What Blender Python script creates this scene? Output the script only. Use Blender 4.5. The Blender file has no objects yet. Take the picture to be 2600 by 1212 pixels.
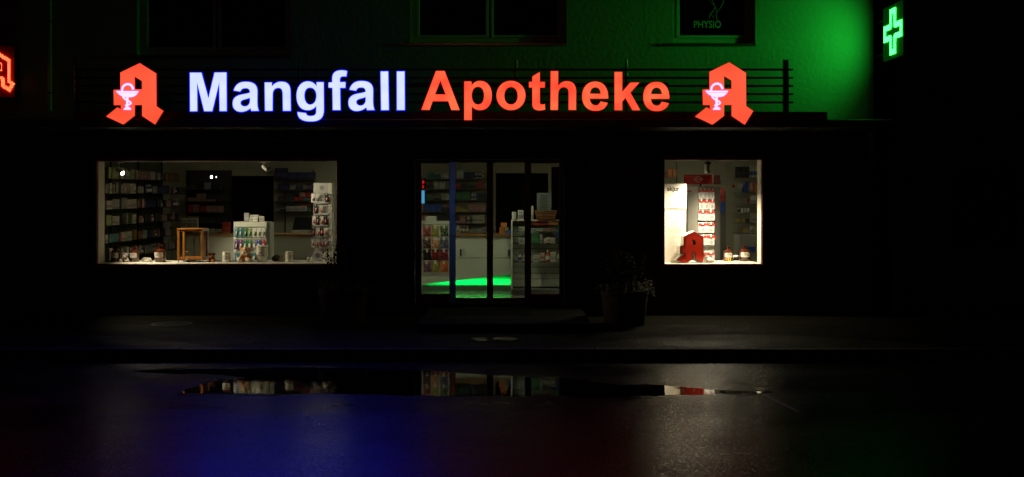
import bpy, bmesh, math, random
from mathutils import Vector, Matrix, noise as mnoise
random.seed(7)
sc = bpy.context.scene
COL = sc.collection
PI = math.pi

# ------------------------------------------------------------------ camera, world, exposure
D = 16.0          # camera distance to the facade plane y = 0
S = 165.0         # photo pixels per metre on the facade plane
HC = 2.012        # eye height above the road
YH = 490.0        # horizon row in the 2600 x 1212 photo
cam_d = bpy.data.cameras.new('camera')
cam = bpy.data.objects.new('camera', cam_d); COL.objects.link(cam)
cam.location = (0, -D, HC); cam.rotation_euler = (math.radians(90), 0, 0)
cam_d.sensor_width = 36; cam_d.lens = 36*D*S/2600
cam_d.shift_y = -(606-YH)/2600
cam_d.clip_start = .1; cam_d.clip_end = 400
sc.camera = cam
w = bpy.data.worlds.new('World'); sc.world = w; w.use_nodes = True
wn = w.node_tree.nodes; wl = w.node_tree.links
sky = wn.new('ShaderNodeTexSky'); sky.sky_type = 'NISHITA'; sky.sun_disc = False
sky.sun_elevation = math.radians(-6); sky.sun_rotation = math.radians(180)
bgn = wn['Background']; bgn.inputs['Strength'].default_value = .012
wl.new(sky.outputs[0], bgn.inputs['Color'])
vs = sc.view_settings
vs.view_transform = 'Standard'; vs.look = 'None'; vs.gamma = 1; vs.use_curve_mapping = False; vs.exposure = 0
sc.render.engine = 'CYCLES'
cy = sc.cycles
cy.use_denoising = True; cy.max_bounces = 8; cy.transparent_max_bounces = 24
cy.sample_clamp_indirect = 4; cy.caustics_reflective = False; cy.caustics_refractive = False
cy.use_light_tree = True

def at(px, py, y=0.0):
    """point of the place that the photo shows at pixel px,py, at depth y behind the facade"""
    k = (D+y)/D/S
    return Vector(((px-1300)*k, y, HC-(py-YH)*k))
def ax(px, y=0.0): return (px-1300)*(D+y)/D/S
def az(py, y=0.0): return HC-(py-YH)*(D+y)/D/S

# ------------------------------------------------------------------ materials
MATS = {}
def mat(name, col=(.5, .5, .5), rough=.5, metal=0., emit=None, es=1., var=.12, vs_=9., bump=0., bs=60., spec=.5, coat=0.):
    if name in MATS: return MATS[name]
    m = bpy.data.materials.new(name); m.use_nodes = True; MATS[name] = m
    n = m.node_tree.nodes; l = m.node_tree.links; b = n['Principled BSDF']
    b.inputs['Roughness'].default_value = rough; b.inputs['Metallic'].default_value = metal
    b.inputs['Specular IOR Level'].default_value = spec; b.inputs['Coat Weight'].default_value = coat
    tc = n.new('ShaderNodeTexCoord')
    if var > 0:
        nz = n.new('ShaderNodeTexNoise'); nz.inputs['Scale'].default_value = vs_; nz.inputs['Detail'].default_value = 5
        l.new(tc.outputs['Object'], nz.inputs['Vector'])
        mx = n.new('ShaderNodeMix'); mx.data_type = 'RGBA'
        mx.inputs['A'].default_value = tuple(c*(1-var) for c in col)+(1,)
        mx.inputs['B'].default_value = tuple(min(1, c*(1+var)) for c in col)+(1,)
        l.new(nz.outputs[0], mx.inputs['Factor']); l.new(mx.outputs['Result'], b.inputs['Base Color'])
    else: b.inputs['Base Color'].default_value = tuple(col)+(1,)
    if bump > 0:
        nb = n.new('ShaderNodeTexNoise'); nb.inputs['Scale'].default_value = bs; nb.inputs['Detail'].default_value = 6
        l.new(tc.outputs['Object'], nb.inputs['Vector'])
        bp = n.new('ShaderNodeBump'); bp.inputs['Strength'].default_value = 1; bp.inputs['Distance'].default_value = bump
        l.new(nb.outputs[0], bp.inputs['Height']); l.new(bp.outputs[0], b.inputs['Normal'])
    if emit is not None:
        b.inputs['Emission Color'].default_value = tuple(emit)+(1,); b.inputs['Emission Strength'].default_value = es
    return m

def glow(name, c1, c2, scale=2.5, base=(.02, .02, .02)):
    """lit acrylic face: the LEDs behind it are nearer in some places than in others"""
    if name in MATS: return MATS[name]
    m = bpy.data.materials.new(name); m.use_nodes = True; MATS[name] = m
    n = m.node_tree.nodes; l = m.node_tree.links; b = n['Principled BSDF']
    b.inputs['Base Color'].default_value = base+(1,); b.inputs['Roughness'].default_value = .4
    tc = n.new('ShaderNodeTexCoord'); nz = n.new('ShaderNodeTexNoise'); nz.inputs['Scale'].default_value = scale; nz.inputs['Detail'].default_value = 1
    l.new(tc.outputs['Object'], nz.inputs['Vector'])
    r = n.new('ShaderNodeValToRGB'); e = r.color_ramp.elements
    e[0].position = .32; e[0].color = c1+(1,); e[1].position = .68; e[1].color = c2+(1,)
    l.new(nz.outputs[0], r.inputs[0]); l.new(r.outputs[0], b.inputs['Emission Color']); b.inputs['Emission Strength'].default_value = 1
    return m

def glass(name, tint=(1, 1, 1), fac=1.0, rough=.0):
    if name in MATS: return MATS[name]
    m = bpy.data.materials.new(name); m.use_nodes = True; MATS[name] = m
    n = m.node_tree.nodes; l = m.node_tree.links; n.remove(n['Principled BSDF'])
    t = n.new('ShaderNodeBsdfTransparent'); t.inputs[0].default_value = tint+(1,)
    g = n.new('ShaderNodeBsdfGlossy'); g.inputs['Roughness'].default_value = rough
    f = n.new('ShaderNodeFresnel'); f.inputs[0].default_value = 1.45
    mu = n.new('ShaderNodeMath'); mu.operation = 'MULTIPLY'; mu.inputs[1].default_value = fac
    mx = n.new('ShaderNodeMixShader'); l.new(f.outputs[0], mu.inputs[0]); l.new(mu.outputs[0], mx.inputs[0])
    l.new(t.outputs[0], mx.inputs[1]); l.new(g.outputs[0], mx.inputs[2]); l.new(mx.outputs[0], n['Material Output'].inputs[0])
    return m

def wet(name, base, r0, r1, bump1, bump2, spec=.5, scale=.55, ior=1.25):
    """wet asphalt: rough stones with a film of water that is thicker in places"""
    m = bpy.data.materials.new(name); m.use_nodes = True; MATS[name] = m
    n = m.node_tree.nodes; l = m.node_tree.links; b = n['Principled BSDF']
    tc = n.new('ShaderNodeTexCoord')
    def nz(s, d, stretch=None):
        t = n.new('ShaderNodeTexNoise'); t.inputs['Scale'].default_value = s; t.inputs['Detail'].default_value = d
        if stretch:
            mp = n.new('ShaderNodeMapping'); mp.inputs['Scale'].default_value = stretch
            l.new(tc.outputs['Object'], mp.inputs[0]); l.new(mp.outputs[0], t.inputs['Vector'])
        else: l.new(tc.outputs['Object'], t.inputs['Vector'])
        return t
    big = nz(scale, 5, (1, 2.2, 1)); rr = n.new('ShaderNodeMapRange')
    rr.inputs[1].default_value = .35; rr.inputs[2].default_value = .65; rr.inputs[3].default_value = r0; rr.inputs[4].default_value = r1
    l.new(big.outputs[0], rr.inputs[0])
    vc = n.new('ShaderNodeTexVoronoi'); vc.inputs['Scale'].default_value = 110; l.new(tc.outputs['Object'], vc.inputs['Vector'])
    sx = n.new('ShaderNodeSeparateColor'); l.new(vc.outputs['Color'], sx.inputs[0])
    gt = n.new('ShaderNodeMath'); gt.operation = 'GREATER_THAN'; gt.inputs[1].default_value = .88; l.new(sx.outputs[0], gt.inputs[0])
    mr = n.new('ShaderNodeMix'); mr.data_type = 'FLOAT'; l.new(gt.outputs[0], mr.inputs['Factor']); l.new(rr.outputs[0], mr.inputs['A']); mr.inputs['B'].default_value = .11
    l.new(mr.outputs['Result'], b.inputs['Roughness'])
    st = nz(90, 2); cr = n.new('ShaderNodeValToRGB'); e = cr.color_ramp.elements
    e[0].position = .3; e[1].position = .75
    e[0].color = tuple(c*.45 for c in base)+(1,); e[1].color = tuple(c*1.7 for c in base)+(1,)
    l.new(st.outputs[0], cr.inputs[0])
    mx = n.new('ShaderNodeMix'); mx.data_type = 'RGBA'; mx.blend_type = 'MULTIPLY'; mx.inputs['Factor'].default_value = .7
    l.new(cr.outputs[0], mx.inputs['A']); l.new(big.outputs[0], mx.inputs['B']); l.new(mx.outputs['Result'], b.inputs['Base Color'])
    vo = n.new('ShaderNodeTexVoronoi'); vo.inputs['Scale'].default_value = 75; l.new(tc.outputs['Object'], vo.inputs['Vector'])
    b1 = n.new('ShaderNodeBump'); b1.inputs['Distance'].default_value = bump1; b1.inputs['Strength'].default_value = 1
    l.new(vo.outputs[0], b1.inputs['Height'])
    mid = nz(9, 4); b2 = n.new('ShaderNodeBump'); b2.inputs['Distance'].default_value = bump2; b2.inputs['Strength'].default_value = 1
    l.new(mid.outputs[0], b2.inputs['Height']); l.new(b2.outputs[0], b1.inputs['Normal']); l.new(b1.outputs[0], b.inputs['Normal'])
    b.inputs['Specular IOR Level'].default_value = spec; b.inputs['IOR'].default_value = ior
    return m

PAL = dict(white=(.72, .72, .68), cream=(.66, .62, .5), grey=(.3, .3, .29), dark=(.03, .03, .033), navy=(.02, .028, .10), blue=(.03, .09, .4),
           teal=(.06, .20, .21), green=(.06, .20, .09), lime=(.27, .34, .15), red=(.40, .03, .022), orange=(.65, .18, .04), yellow=(.5, .37, .07),
           pink=(.42, .22, .2), brown=(.2, .09, .035), purple=(.16, .06, .2), amber=(.12, .028, .004), silver=(.5, .5, .5))
def pal(c, rough=.45): return mat('carton_'+c, PAL[c], rough, var=.15, vs_=30)

# ------------------------------------------------------------------ mesh building
class MB:
    def __init__(s): s.v = []; s.f = []; s.m = []
    def _a(s, vs_, fs, mi=0):
        o = len(s.v); s.v += [tuple(v) for v in vs_]; s.f += [tuple(i+o for i in f) for f in fs]; s.m += [mi]*len(fs); return s
    def box(s, x0, x1, y0, y1, z0, z1, mi=0, front=None):
        if x0 > x1: x0, x1 = x1, x0
        if y0 > y1: y0, y1 = y1, y0
        if z0 > z1: z0, z1 = z1, z0
        v = [(x0, y0, z0), (x1, y0, z0), (x1, y1, z0), (x0, y1, z0), (x0, y0, z1), (x1, y0, z1), (x1, y1, z1), (x0, y1, z1)]
        s._a(v, [(0, 3, 2, 1), (4, 5, 6, 7), (0, 1, 5, 4), (1, 2, 6, 5), (2, 3, 7, 6), (3, 0, 4, 7)], mi)
        if front is not None: s.m[-4] = front
        return s
    def bbox(s, x0, x1, y0, y1, z0, z1, r=.004, mi=0):
        """box with chamfered vertical and horizontal edges (rounded look), 24 verts"""
        bm = bmesh.new(); bmesh.ops.create_cube(bm, size=1)
        for v in bm.verts:
            v.co = Vector(((x0+x1)/2+v.co.x*(x1-x0), (y0+y1)/2+v.co.y*(y1-y0), (z0+z1)/2+v.co.z*(z1-z0)))
        bmesh.ops.bevel(bm, geom=bm.edges[:], offset=r, segments=1, affect='EDGES')
        bm.verts.index_update()
        s._a([v.co[:] for v in bm.verts], [[v.index for v in f.verts] for f in bm.faces], mi); bm.free(); return s
    def quad(s, a, b, c, d, mi=0): return s._a([a, b, c, d], [(0, 1, 2, 3)], mi)
    def prism_xz(s, pts, y0, y1, mi=0, back=True):
        n = len(pts); v = [(p[0], y0, p[1]) for p in pts]+[(p[0], y1, p[1]) for p in pts]
        f = [tuple(range(n)), tuple(range(2*n-1, n-1, -1))]+[(i, i+n, (i+1) % n+n, (i+1) % n) for i in range(n)]
        return s._a(v, f, mi)
    def prism_xy(s, pts, z0, z1, mi=0):
        n = len(pts); v = [(p[0], p[1], z0) for p in pts]+[(p[0], p[1], z1) for p in pts]
        f = [tuple(range(n-1, -1, -1)), tuple(range(n, 2*n))]+[(i, (i+1) % n, (i+1) % n+n, i+n) for i in range(n)]
        return s._a(v, f, mi)
    def lathe(s, prof, c=(0, 0, 0), n=20, mi=0, axis=None):
        """prof = [(r, z)...] turned about z, optionally about another axis"""
        v = []; q = Vector((0, 0, 1)).rotation_difference(Vector(axis).normalized()) if axis else None
        for r, z in prof:
            for i in range(n):
                a = 2*PI*i/n; p = Vector((r*math.cos(a), r*math.sin(a), z))
                if q: p = q @ p
                v.append((p.x+c[0], p.y+c[1], p.z+c[2]))
        f = []
        for j in range(len(prof)-1):
            for i in range(n):
                f.append((j*n+i, j*n+(i+1) % n, (j+1)*n+(i+1) % n, (j+1)*n+i))
        if prof[0][0] > 1e-6: f.append(tuple(range(n-1, -1, -1)))
        if prof[-1][0] > 1e-6: f.append(tuple((len(prof)-1)*n+i for i in range(n)))
        return s._a(v, f, mi)
    def tube(s, pts, r, n=8, mi=0):
        pts = [Vector(p) for p in pts]; v = []; m = len(pts); rs = r if isinstance(r, (list, tuple)) else [r]*m
        up = None
        for i, p in enumerate(pts):
            t = (pts[min(i+1, m-1)]-pts[max(i-1, 0)]).normalized()
            if up is None: up = t.orthogonal().normalized()
            up = (up-t*up.dot(t)).normalized(); b = t.cross(up)
            for k in range(n):
                a = 2*PI*k/n; v.append(tuple(p+(up*math.cos(a)+b*math.sin(a))*rs[i]))
        f = [(i*n+k, i*n+(k+1) % n, (i+1)*n+(k+1) % n, (i+1)*n+k) for i in range(m-1) for k in range(n)]
        f += [tuple(range(n-1, -1, -1)), tuple((m-1)*n+k for k in range(n))]
        return s._a(v, f, mi)
    def ball(s, c, r, n=12, mi=0, rough=0, seed=0):
        rx, ry, rz = r if isinstance(r, (tuple, list)) else (r, r, r)
        m = n//2+2; v = []; f = []
        for j in range(m+1):
            th = PI*j/m
            for i in range(n):
                a = 2*PI*i/n; p = Vector((math.sin(th)*math.cos(a), math.sin(th)*math.sin(a), math.cos(th)))
                q = 1+rough*mnoise.noise(p*3+Vector((seed, seed*2, 0))) if rough else 1
                v.append((c[0]+p.x*rx*q, c[1]+p.y*ry*q, c[2]+p.z*rz*q))
        for j in range(m):
            for i in range(n): f.append((j*n+i, (j+1)*n+i, (j+1)*n+(i+1) % n, j*n+(i+1) % n))
        return s._a(v, f, mi)
    def mesh(s, name, mats, org=(0, 0, 0), smooth=False):
        me = bpy.data.meshes.new(name); ox, oy, oz = org
        me.from_pydata([(a-ox, b-oy, c-oz) for a, b, c in s.v], [], s.f)
        for m in (mats if isinstance(mats, (list, tuple)) else [mats]): me.materials.append(m)
        me.polygons.foreach_set('material_index', s.m)
        if smooth: me.polygons.foreach_set('use_smooth', [True]*len(s.f))
        me.update(); me.validate()
        if smooth:
            try: me.set_sharp_from_angle(angle=math.radians(38))
            except Exception: pass
        return me

def wloc(o):
    v = Vector((0, 0, 0))
    while o is not None: v += o.location; o = o.parent
    return v
def tag(o, label=None, cat=None, group=None, kind=None):
    if label: o['label'] = label
    if cat: o['category'] = cat
    if group: o['group'] = group
    if kind: o['kind'] = kind
    return o
def thing(name, loc, label, cat, group=None):
    o = bpy.data.objects.new(name, None); COL.objects.link(o); o.location = loc; o.empty_display_size = .1
    return tag(o, label, cat, group)
def obj(name, mb, mats, parent=None, org=None, smooth=False, label=None):
    """world-coordinate mesh; its origin is put at its parent's origin, or at org when it is top-level"""
    o_ = wloc(parent) if parent is not None else Vector(org or (0, 0, 0))
    o = bpy.data.objects.new(name, mb.mesh(name, mats, o_, smooth)); COL.objects.link(o)
    if parent is not None: o.parent = parent
    else: o.location = o_
    if label: o['label'] = label
    return o
def struct(name, mb, mats, **k): return tag(obj(name, mb, mats, **k), kind='structure')
def copy_tree(o, parent=None, loc=None, rotz=None):
    c = o.copy(); COL.objects.link(c)
    if parent is not None: c.parent = parent
    if loc is not None: c.location = loc
    if rotz is not None: c.rotation_euler[2] = rotz
    for ch in list(o.children): copy_tree(ch, c)
    return c

# ---- outlines: tiny path language -> filled, extruded curve -> mesh
def parse(path):
    tok = path.replace(',', ' ').replace('M', ' M ').replace('L', ' L ').replace('C', ' C ').replace('Z', ' Z ').split()
    polys = []; cur = []; i = 0; cmd = None
    while i < len(tok):
        if tok[i] in 'MLCZ': cmd = tok[i]; i += 1
        if cmd == 'Z': polys.append(cur); cur = []; continue
        if cmd in 'ML':
            cur.append((float(tok[i]), float(tok[i+1]))); i += 2
        elif cmd == 'C':
            p0 = cur[-1]; p = [float(t) for t in tok[i:i+6]]; i += 6
            for k in range(1, 9):
                t = k/8; u = 1-t
                cur.append((u**3*p0[0]+3*u*u*t*p[0]+3*u*t*t*p[2]+t**3*p[4], u**3*p0[1]+3*u*u*t*p[1]+3*u*t*t*p[3]+t**3*p[5]))
    if cur: polys.append(cur)
    return polys
def fill(polys, extrude=0., offset=0.):
    """2D outlines (x, z) -> filled solid; returns an MB lying in the xz plane round y = 0"""
    cu = bpy.data.curves.new('outline', 'CURVE'); cu.dimensions = '2D'; cu.fill_mode = 'BOTH' if True else 'NONE'
    cu.extrude = extrude; cu.offset = offset
    for p in polys:
        sp = cu.splines.new('POLY'); sp.points.add(len(p)-1); sp.use_cyclic_u = True
        for q, (x, z) in zip(sp.points, p): q.co = (x, z, 0, 1)
    o = bpy.data.objects.new('outline', cu); me = o.to_mesh(); mb = MB()
    mb._a([(v.co.x, -v.co.z, v.co.y) for v in me.vertices], [tuple(f.vertices) for f in me.polygons])
    o.to_mesh_clear(); bpy.data.objects.remove(o); bpy.data.curves.remove(cu)
    return mb
def text(s, size, loc, width=None, bold=0., shear=0., align='LEFT', extrude=0., spacing=1.):
    cu = bpy.data.curves.new('t', 'FONT'); cu.body = s; cu.size = size; cu.offset = bold; cu.shear = shear; cu.align_x = align
    cu.extrude = extrude; cu.space_character = spacing; cu.resolution_u = 3
    o = bpy.data.objects.new('t', cu); me = o.to_mesh(); mb = MB()
    vs_ = [v.co.copy() for v in me.vertices]
    sx = 1
    if width and vs_:
        ww = max(v.x for v in vs_)-min(v.x for v in vs_); sx = width/ww
    mb._a([(v.x*sx+loc[0], -v.z+loc[1], v.y+loc[2]) for v in vs_], [tuple(f.vertices) for f in me.polygons])
    o.to_mesh_clear(); bpy.data.objects.remove(o); bpy.data.curves.remove(cu)
    return mb
def shift(mb, dx=0, dy=0, dz=0):
    mb.v = [(a+dx, b+dy, c+dz) for a, b, c in mb.v]; return mb
def rot(mb, c, a):
    ca, sa = math.cos(a), math.sin(a)
    mb.v = [(c[0]+(x-c[0])*ca-(y-c[1])*sa, c[1]+(x-c[0])*sa+(y-c[1])*ca, z) for x, y, z in mb.v]; return mb
def holes_wall(x0, x1, z0, z1, yf, yb, holes, mi=0, cell=99):
    """wall slab with rectangular openings: front, back and reveals, no overlapping faces"""
    mb = MB()
    xs = sorted({x0, x1, *[h[0] for h in holes], *[h[1] for h in holes]}); zs = sorted({z0, z1, *[h[2] for h in holes], *[h[3] for h in holes]})
    inside = lambda x, z: any(h[0] < x < h[1] and h[2] < z < h[3] for h in holes)
    for i in range(len(xs)-1):
        for j in range(len(zs)-1):
            if inside((xs[i]+xs[i+1])/2, (zs[j]+zs[j+1])/2): continue
            a, b, c, d = xs[i], xs[i+1], zs[j], zs[j+1]
            mb.quad((a, yf, c), (b, yf, c), (b, yf, d), (a, yf, d)); mb.quad((b, yb, c), (a, yb, c), (a, yb, d), (b, yb, d))
    for a, b, c, d in holes:
        mb.quad((a, yf, c), (a, yf, d), (a, yb, d), (a, yb, c)); mb.quad((b, yf, c), (b, yb, c), (b, yb, d), (b, yf, d))
        mb.quad((a, yf, d), (b, yf, d), (b, yb, d), (a, yb, d)); mb.quad((a, yf, c), (a, yb, c), (b, yb, c), (b, yf, c))
    for a in (x0, x1): mb.quad((a, yf, z0), (a, yb, z0), (a, yb, z1), (a, yf, z1))
    mb.quad((x0, yf, z1), (x1, yf, z1), (x1, yb, z1), (x0, yb, z1))
    return mb

# ------------------------------------------------------------------ materials of the place
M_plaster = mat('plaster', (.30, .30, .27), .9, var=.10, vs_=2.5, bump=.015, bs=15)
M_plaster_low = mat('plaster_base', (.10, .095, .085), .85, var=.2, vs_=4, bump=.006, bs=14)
M_asph = wet('wet_asphalt', (.010, .0095, .009), .27, .42, .0009, .0030, .30)
M_pave = wet('pavement_asphalt', (.016, .0150, .0095), .55, .8, .0020, .004, .11)
M_kerb = mat('kerb_granite', (.03, .028, .025), .8, spec=.08, var=.4, vs_=60, bump=.003, bs=60)
M_frame = mat('window_frame_paint', (.45, .45, .42), .4, var=.06)
M_wood = mat('dark_wood', (.24, .04, .022), .4, var=.3, vs_=14)
M_glassw = glass('pane_glass', (.93, .96, .93), .55)
M_glassd = glass('door_glass', (.80, .86, .80), .7)
M_black = mat('black_plastic', (.012, .012, .013), .5)
M_metal = mat('dark_metal', (.05, .05, .055), .35, .6)
M_lining = mat('white_lining', (.66, .62, .54), .6, var=.06, vs_=3)
M_white = mat('white_laminate', (.62, .63, .55), .5, var=.06, vs_=3)
M_steel = mat('brushed_metal', (.4, .4, .4), .35, .9)
M_oak = mat('counter_oak', (.30, .15, .05), .45, var=.25, vs_=20)
M_wallin = mat('shop_wall_paint', (.50, .48, .36), .8, var=.08, vs_=2)
M_darkroom = mat('dark_room', (.012, .012, .014), .8)
M_ink = mat('print_ink', (.03, .03, .03), .6, var=0)
M_inkgrey = mat('print_ink_grey', (.26, .24, .22), .6, var=0)

ZP = .133; YK = -3.54; FL = .28
# ------------------------------------------------------------------ ground
g = MB().quad((-80, -60, 0), (80, -60, 0), (80, YK, 0), (-80, YK, 0))
struct('road', g, M_asph)
g = MB().quad((-80, YK+.15, ZP), (80, YK+.15, ZP), (80, 0, ZP), (-80, 0, ZP)); g.quad((-80, YK+.15, 0), (80, YK+.15, 0), (80, YK+.15, ZP), (-80, YK+.15, ZP))
struct('pavement', g, M_pave)
kr = bpy.data.objects.new('kerb', None); COL.objects.link(kr); kr.location = (0, YK, 0); tag(kr, kind='structure')
kst = MB().bbox(0, .994, 0, .149, -.1, ZP+.003, .007).mesh('kerb_stone', M_kerb)
for i in range(26):
    o = bpy.data.objects.new('kerb_stone', kst); COL.objects.link(o); o.parent = kr; o.location = (-13+i, random.uniform(-.003, .003), random.uniform(-.003, .002))
# a joint in the pavement asphalt, parallel to the wall, and a service strip
g = MB(); pts = []
for i in range(60):
    x = -7+i*.22
    pts.append((x, -1.32+.012*mnoise.noise(Vector((x*1.3, 3, 0)))))
for (a, b), (c, d) in zip(pts, pts[1:]):
    if mnoise.noise(Vector((a*.9, 7, 1))) > -.12: g.quad((a, b-.012, ZP+.004), (c, d-.012, ZP+.004), (c, d+.012, ZP+.004), (a, b+.012, ZP+.004))
struct('pavement_joint', g, mat('joint_tar', (.008, .008, .008), .35))
# manhole covers
def cover(x, y, z, r, label):
    t = thing('manhole_cover', (x, y, z), label, 'manhole cover')
    obj('cover_ring', MB().lathe([(r, 0), (r, .006), (r*.9, .006), (r*.9, .001)], (x, y, z), 28), M_metal, t)
    mb = MB().lathe([(r*.89, 0), (r*.89, .004), (0.0001, .004)], (x, y, z), 28)
    for i in range(-3, 4):
        hw = math.sqrt(max(0, (r*.8)**2-(i*r*.22)**2)); mb.box(x-hw, x+hw, y+i*r*.22-.012, y+i*r*.22+.012, z+.0045, z+.009)
    obj('cover_plate', mb, mat('cover_iron', (.015, .015, .015), .6, .4), t)
p = at(436, 824); dd = HC-ZP; yy = dd*D*S/(823.5-YH)-D
cover(ax(436, yy), yy, ZP+.001, .29, 'round dark iron manhole cover in the pavement below the wide shop window')
# puddle lying along the gutter side of the road
def gp(px, py, z=0.):
    d = (HC-z)*D*S/(py-YH); return Vector(((px-1300)*d/D/S, d-D, z))
top = [(336, 943), (450, 939), (607, 937), (800, 935), (1000, 940), (1060, 942), (1160, 947), (1264, 956), (1420, 960), (1500, 970.6), (1576, 976), (1676, 980), (1782, 986), (1826, 992), (1960, 996)]
bot = [(1960, 998), (1880, 1001.5), (1770, 1003), (1685, 1006), (1500, 1007), (1300, 1005), (1100, 1006), (1000, 1002), (900, 1003), (760, 1001), (600, 1001), (458, 1000)]
isl = [(470, 990), (526, 974), (561, 966), (640, 961), (600, 955), (500, 949), (400, 948.5)]
def wob(p0, p1, n, amp):
    r = []
    for i in range(n):
        t = i/n; q = p0.lerp(p1, t); e = mnoise.noise(q*3.1)*amp+mnoise.noise(q*11)*amp*.35; r.append(Vector((q.x, q.y+e, 0)))
    return r
ol = [gp(*p) for p in top+bot+isl]; out = []
for i, p in enumerate(ol): out += wob(p, ol[(i+1) % len(ol)], 26, .075)
cxy = sum((v for v in out), Vector())/len(out)
dm_ = fill([[(v.x+(.10 if v.x > cxy.x else -.10)*abs(mnoise.noise(v*2)), v.y+.10*mnoise.noise(v*1.7+Vector((5, 0, 0)))+(.07 if v.y > cxy.y+.1 else -.07)) for v in out]]); dm_.v = [(x, z, .002) for x, y, z in dm_.v]
struct('damp_margin', dm_, wet('damp_asphalt', (.008, .0075, .007), .16, .34, .0014, .003, .4, 1.6))
mb = fill([[(v.x, v.y) for v in out]]); mb.v = [(x, z, .004) for x, y, z in mb.v]
mp = mat('puddle_water', (.004, .004, .004), .03, var=0, bump=.0011, bs=3.2); mp.node_tree.nodes['Principled BSDF'].inputs['IOR'].default_value = 1.33
struct('puddle', mb, mp)
ring = [gp(px, py, ZP) for px, py in ((1195, 862), (1210, 858.5), (1240, 860), (1262, 858), (1300, 859), (1325, 862), (1295, 866.5), (1268, 864), (1238, 866), (1215, 866))]
out = []
for i, p in enumerate(ring):
    for t in range(5): q = p.lerp(ring[(i+1) % len(ring)], t/5); out.append((q.x, q.y+.03*mnoise.noise(q*7)))
mb = fill([out]); y_m = sum(q[1] for q in out)/len(out); mb.v = [(x, z, ZP+.009+(z-y_m)*.032) for x, y, z in mb.v]
struct('puddle', mb, mat('puddle_film', (.01, .01, .01), .12, var=0, bump=.002, bs=30))
# worn painted line on the road
a = gp(1935, 1001); b = gp(2030, 1048); n_ = Vector((b.y-a.y, a.x-b.x, 0)).normalized()*.03
mb = MB()
for i in range(14):
    p0 = a.lerp(b, i/14); p1 = a.lerp(b, (i+.8)/14); q = n_*random.uniform(.35, 1.)
    mb.quad(p0-q+Vector((0, 0, .004)), p1-q+Vector((0, 0, .004)), p1+q+Vector((0, 0, .004)), p0+q+Vector((0, 0, .004)))
struct('road_marking', mb, mat('worn_paint', (.35, .34, .32), .6, var=.4, vs_=30))

# ------------------------------------------------------------------ the building
WL = (ax(245.5), ax(855), az(671), az(408)); WR = (ax(1687), ax(1935), az(671), az(406)); DR = (ax(1053), ax(1433), FL, az(405))
UA = (ax(1043), ax(1438), az(112), 5.9); UB = (ax(1708), ax(1918), az(113), 5.9); UC = (ax(347), ax(740), az(143), 5.9)
XE = ax(2218)
bld = thing('pharmacy_building', (-.9, 0, 0), 'rendered shop building with two lit display windows and a glass sliding door', 'building')
GZ = 2.8
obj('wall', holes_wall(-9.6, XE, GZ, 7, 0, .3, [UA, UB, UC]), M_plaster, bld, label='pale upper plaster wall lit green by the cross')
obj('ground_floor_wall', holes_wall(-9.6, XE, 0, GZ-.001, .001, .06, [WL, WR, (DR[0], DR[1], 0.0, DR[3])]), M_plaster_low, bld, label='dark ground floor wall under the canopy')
obj('side_wall', MB().box(XE-.3, XE-.001, .301, 12, 0, 7), M_plaster, bld)
obj('roof', MB().box(-9.6, XE+.3, -.3, 12, 7.002, 7.2), M_metal, bld)
# canopy
zt, zb = az(302, -1.12), az(322, -1.12)
obj('canopy', MB().bbox(-8.4, ax(2205, -.0), -1.0, -.002, zb, zt, .01), mat('canopy_sheet', (.08, .08, .075), .5, var=.2), bld)
obj('fascia_board', MB().bbox(ax(186, -1.0), ax(2101, -1.0), -.998, -.94, zt+.002, az(284, -1.0), .006), M_wood, bld, label='reddish brown board along the canopy edge')
obj('canopy_lip', MB().box(-8.3, ax(2101, -1.0), -1.012, -1.002, zt-.012, zt+.004), M_steel, bld)
# plinth course at the foot of the wall
obj('plinth', MB().bbox(-9.6, DR[0]-.05, -.03, 0, ZP-.01, .42, .008).bbox(DR[1]+.05, XE, -.03, 0, ZP-.01, .42, .008), mat('plinth_stone', (.07, .068, .06), .7, bump=.004, bs=30), bld)

def frame_mb(x0, x1, z0, z1, y0, y1, t, tb=None):
    tb = tb or t; m = MB()
    m.bbox(x0, x0+t, y0, y1, z0, z1, .005); m.bbox(x1-t, x1, y0, y1, z0, z1, .005)
    m.bbox(x0+t, x1-t, y0+.001, y1-.001, z0, z0+tb, .005); m.bbox(x0+t, x1-t, y0+.001, y1-.001, z1-t, z1, .005)
    return m
def upper_window(h, splits, extra=None):
    x0, x1, z0, z1 = h
    fr = obj('window', frame_mb(x0+.005, x1-.005, z0+.012, z1-.005, .14, .2, .07, .10), M_frame, bld)
    ed = [x0+.075]+splits+[x1-.075]
    for a, b in zip(ed, ed[1:]):
        a2 = a+(.012 if a != ed[0] else 0); b2 = b-(.012 if b != ed[-1] else 0)
        obj('sash', frame_mb(a2+.003, b2-.003, z0+.114, z1-.08, .125, .185, .05, .045), M_frame, fr)
        obj('pane', MB().box(a2+.054, b2-.054, .152, .158, z0+.16, z1-.13), M_glassw, fr)
    obj('sill', MB().bbox(x0-.16, x1+.0, -.05, .13, z0-.030, z0+.010, .006), mat('sill_sheet', (.16, .13, .11), .25, .7), fr)
    # the unlit room behind: its darkness put in as a near black sheet
    obj('dark_sheet', MB().quad((x0-.3, .55, z0-.3), (x1+.3, .55, z0-.3), (x1+.3, .55, z1), (x0-.3, .55, z1)), M_darkroom, fr)
    return fr
upper_window(UA, [ax(1243)]); upper_window(UC, [ax(545)])
fb = upper_window(UB, [])
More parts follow.
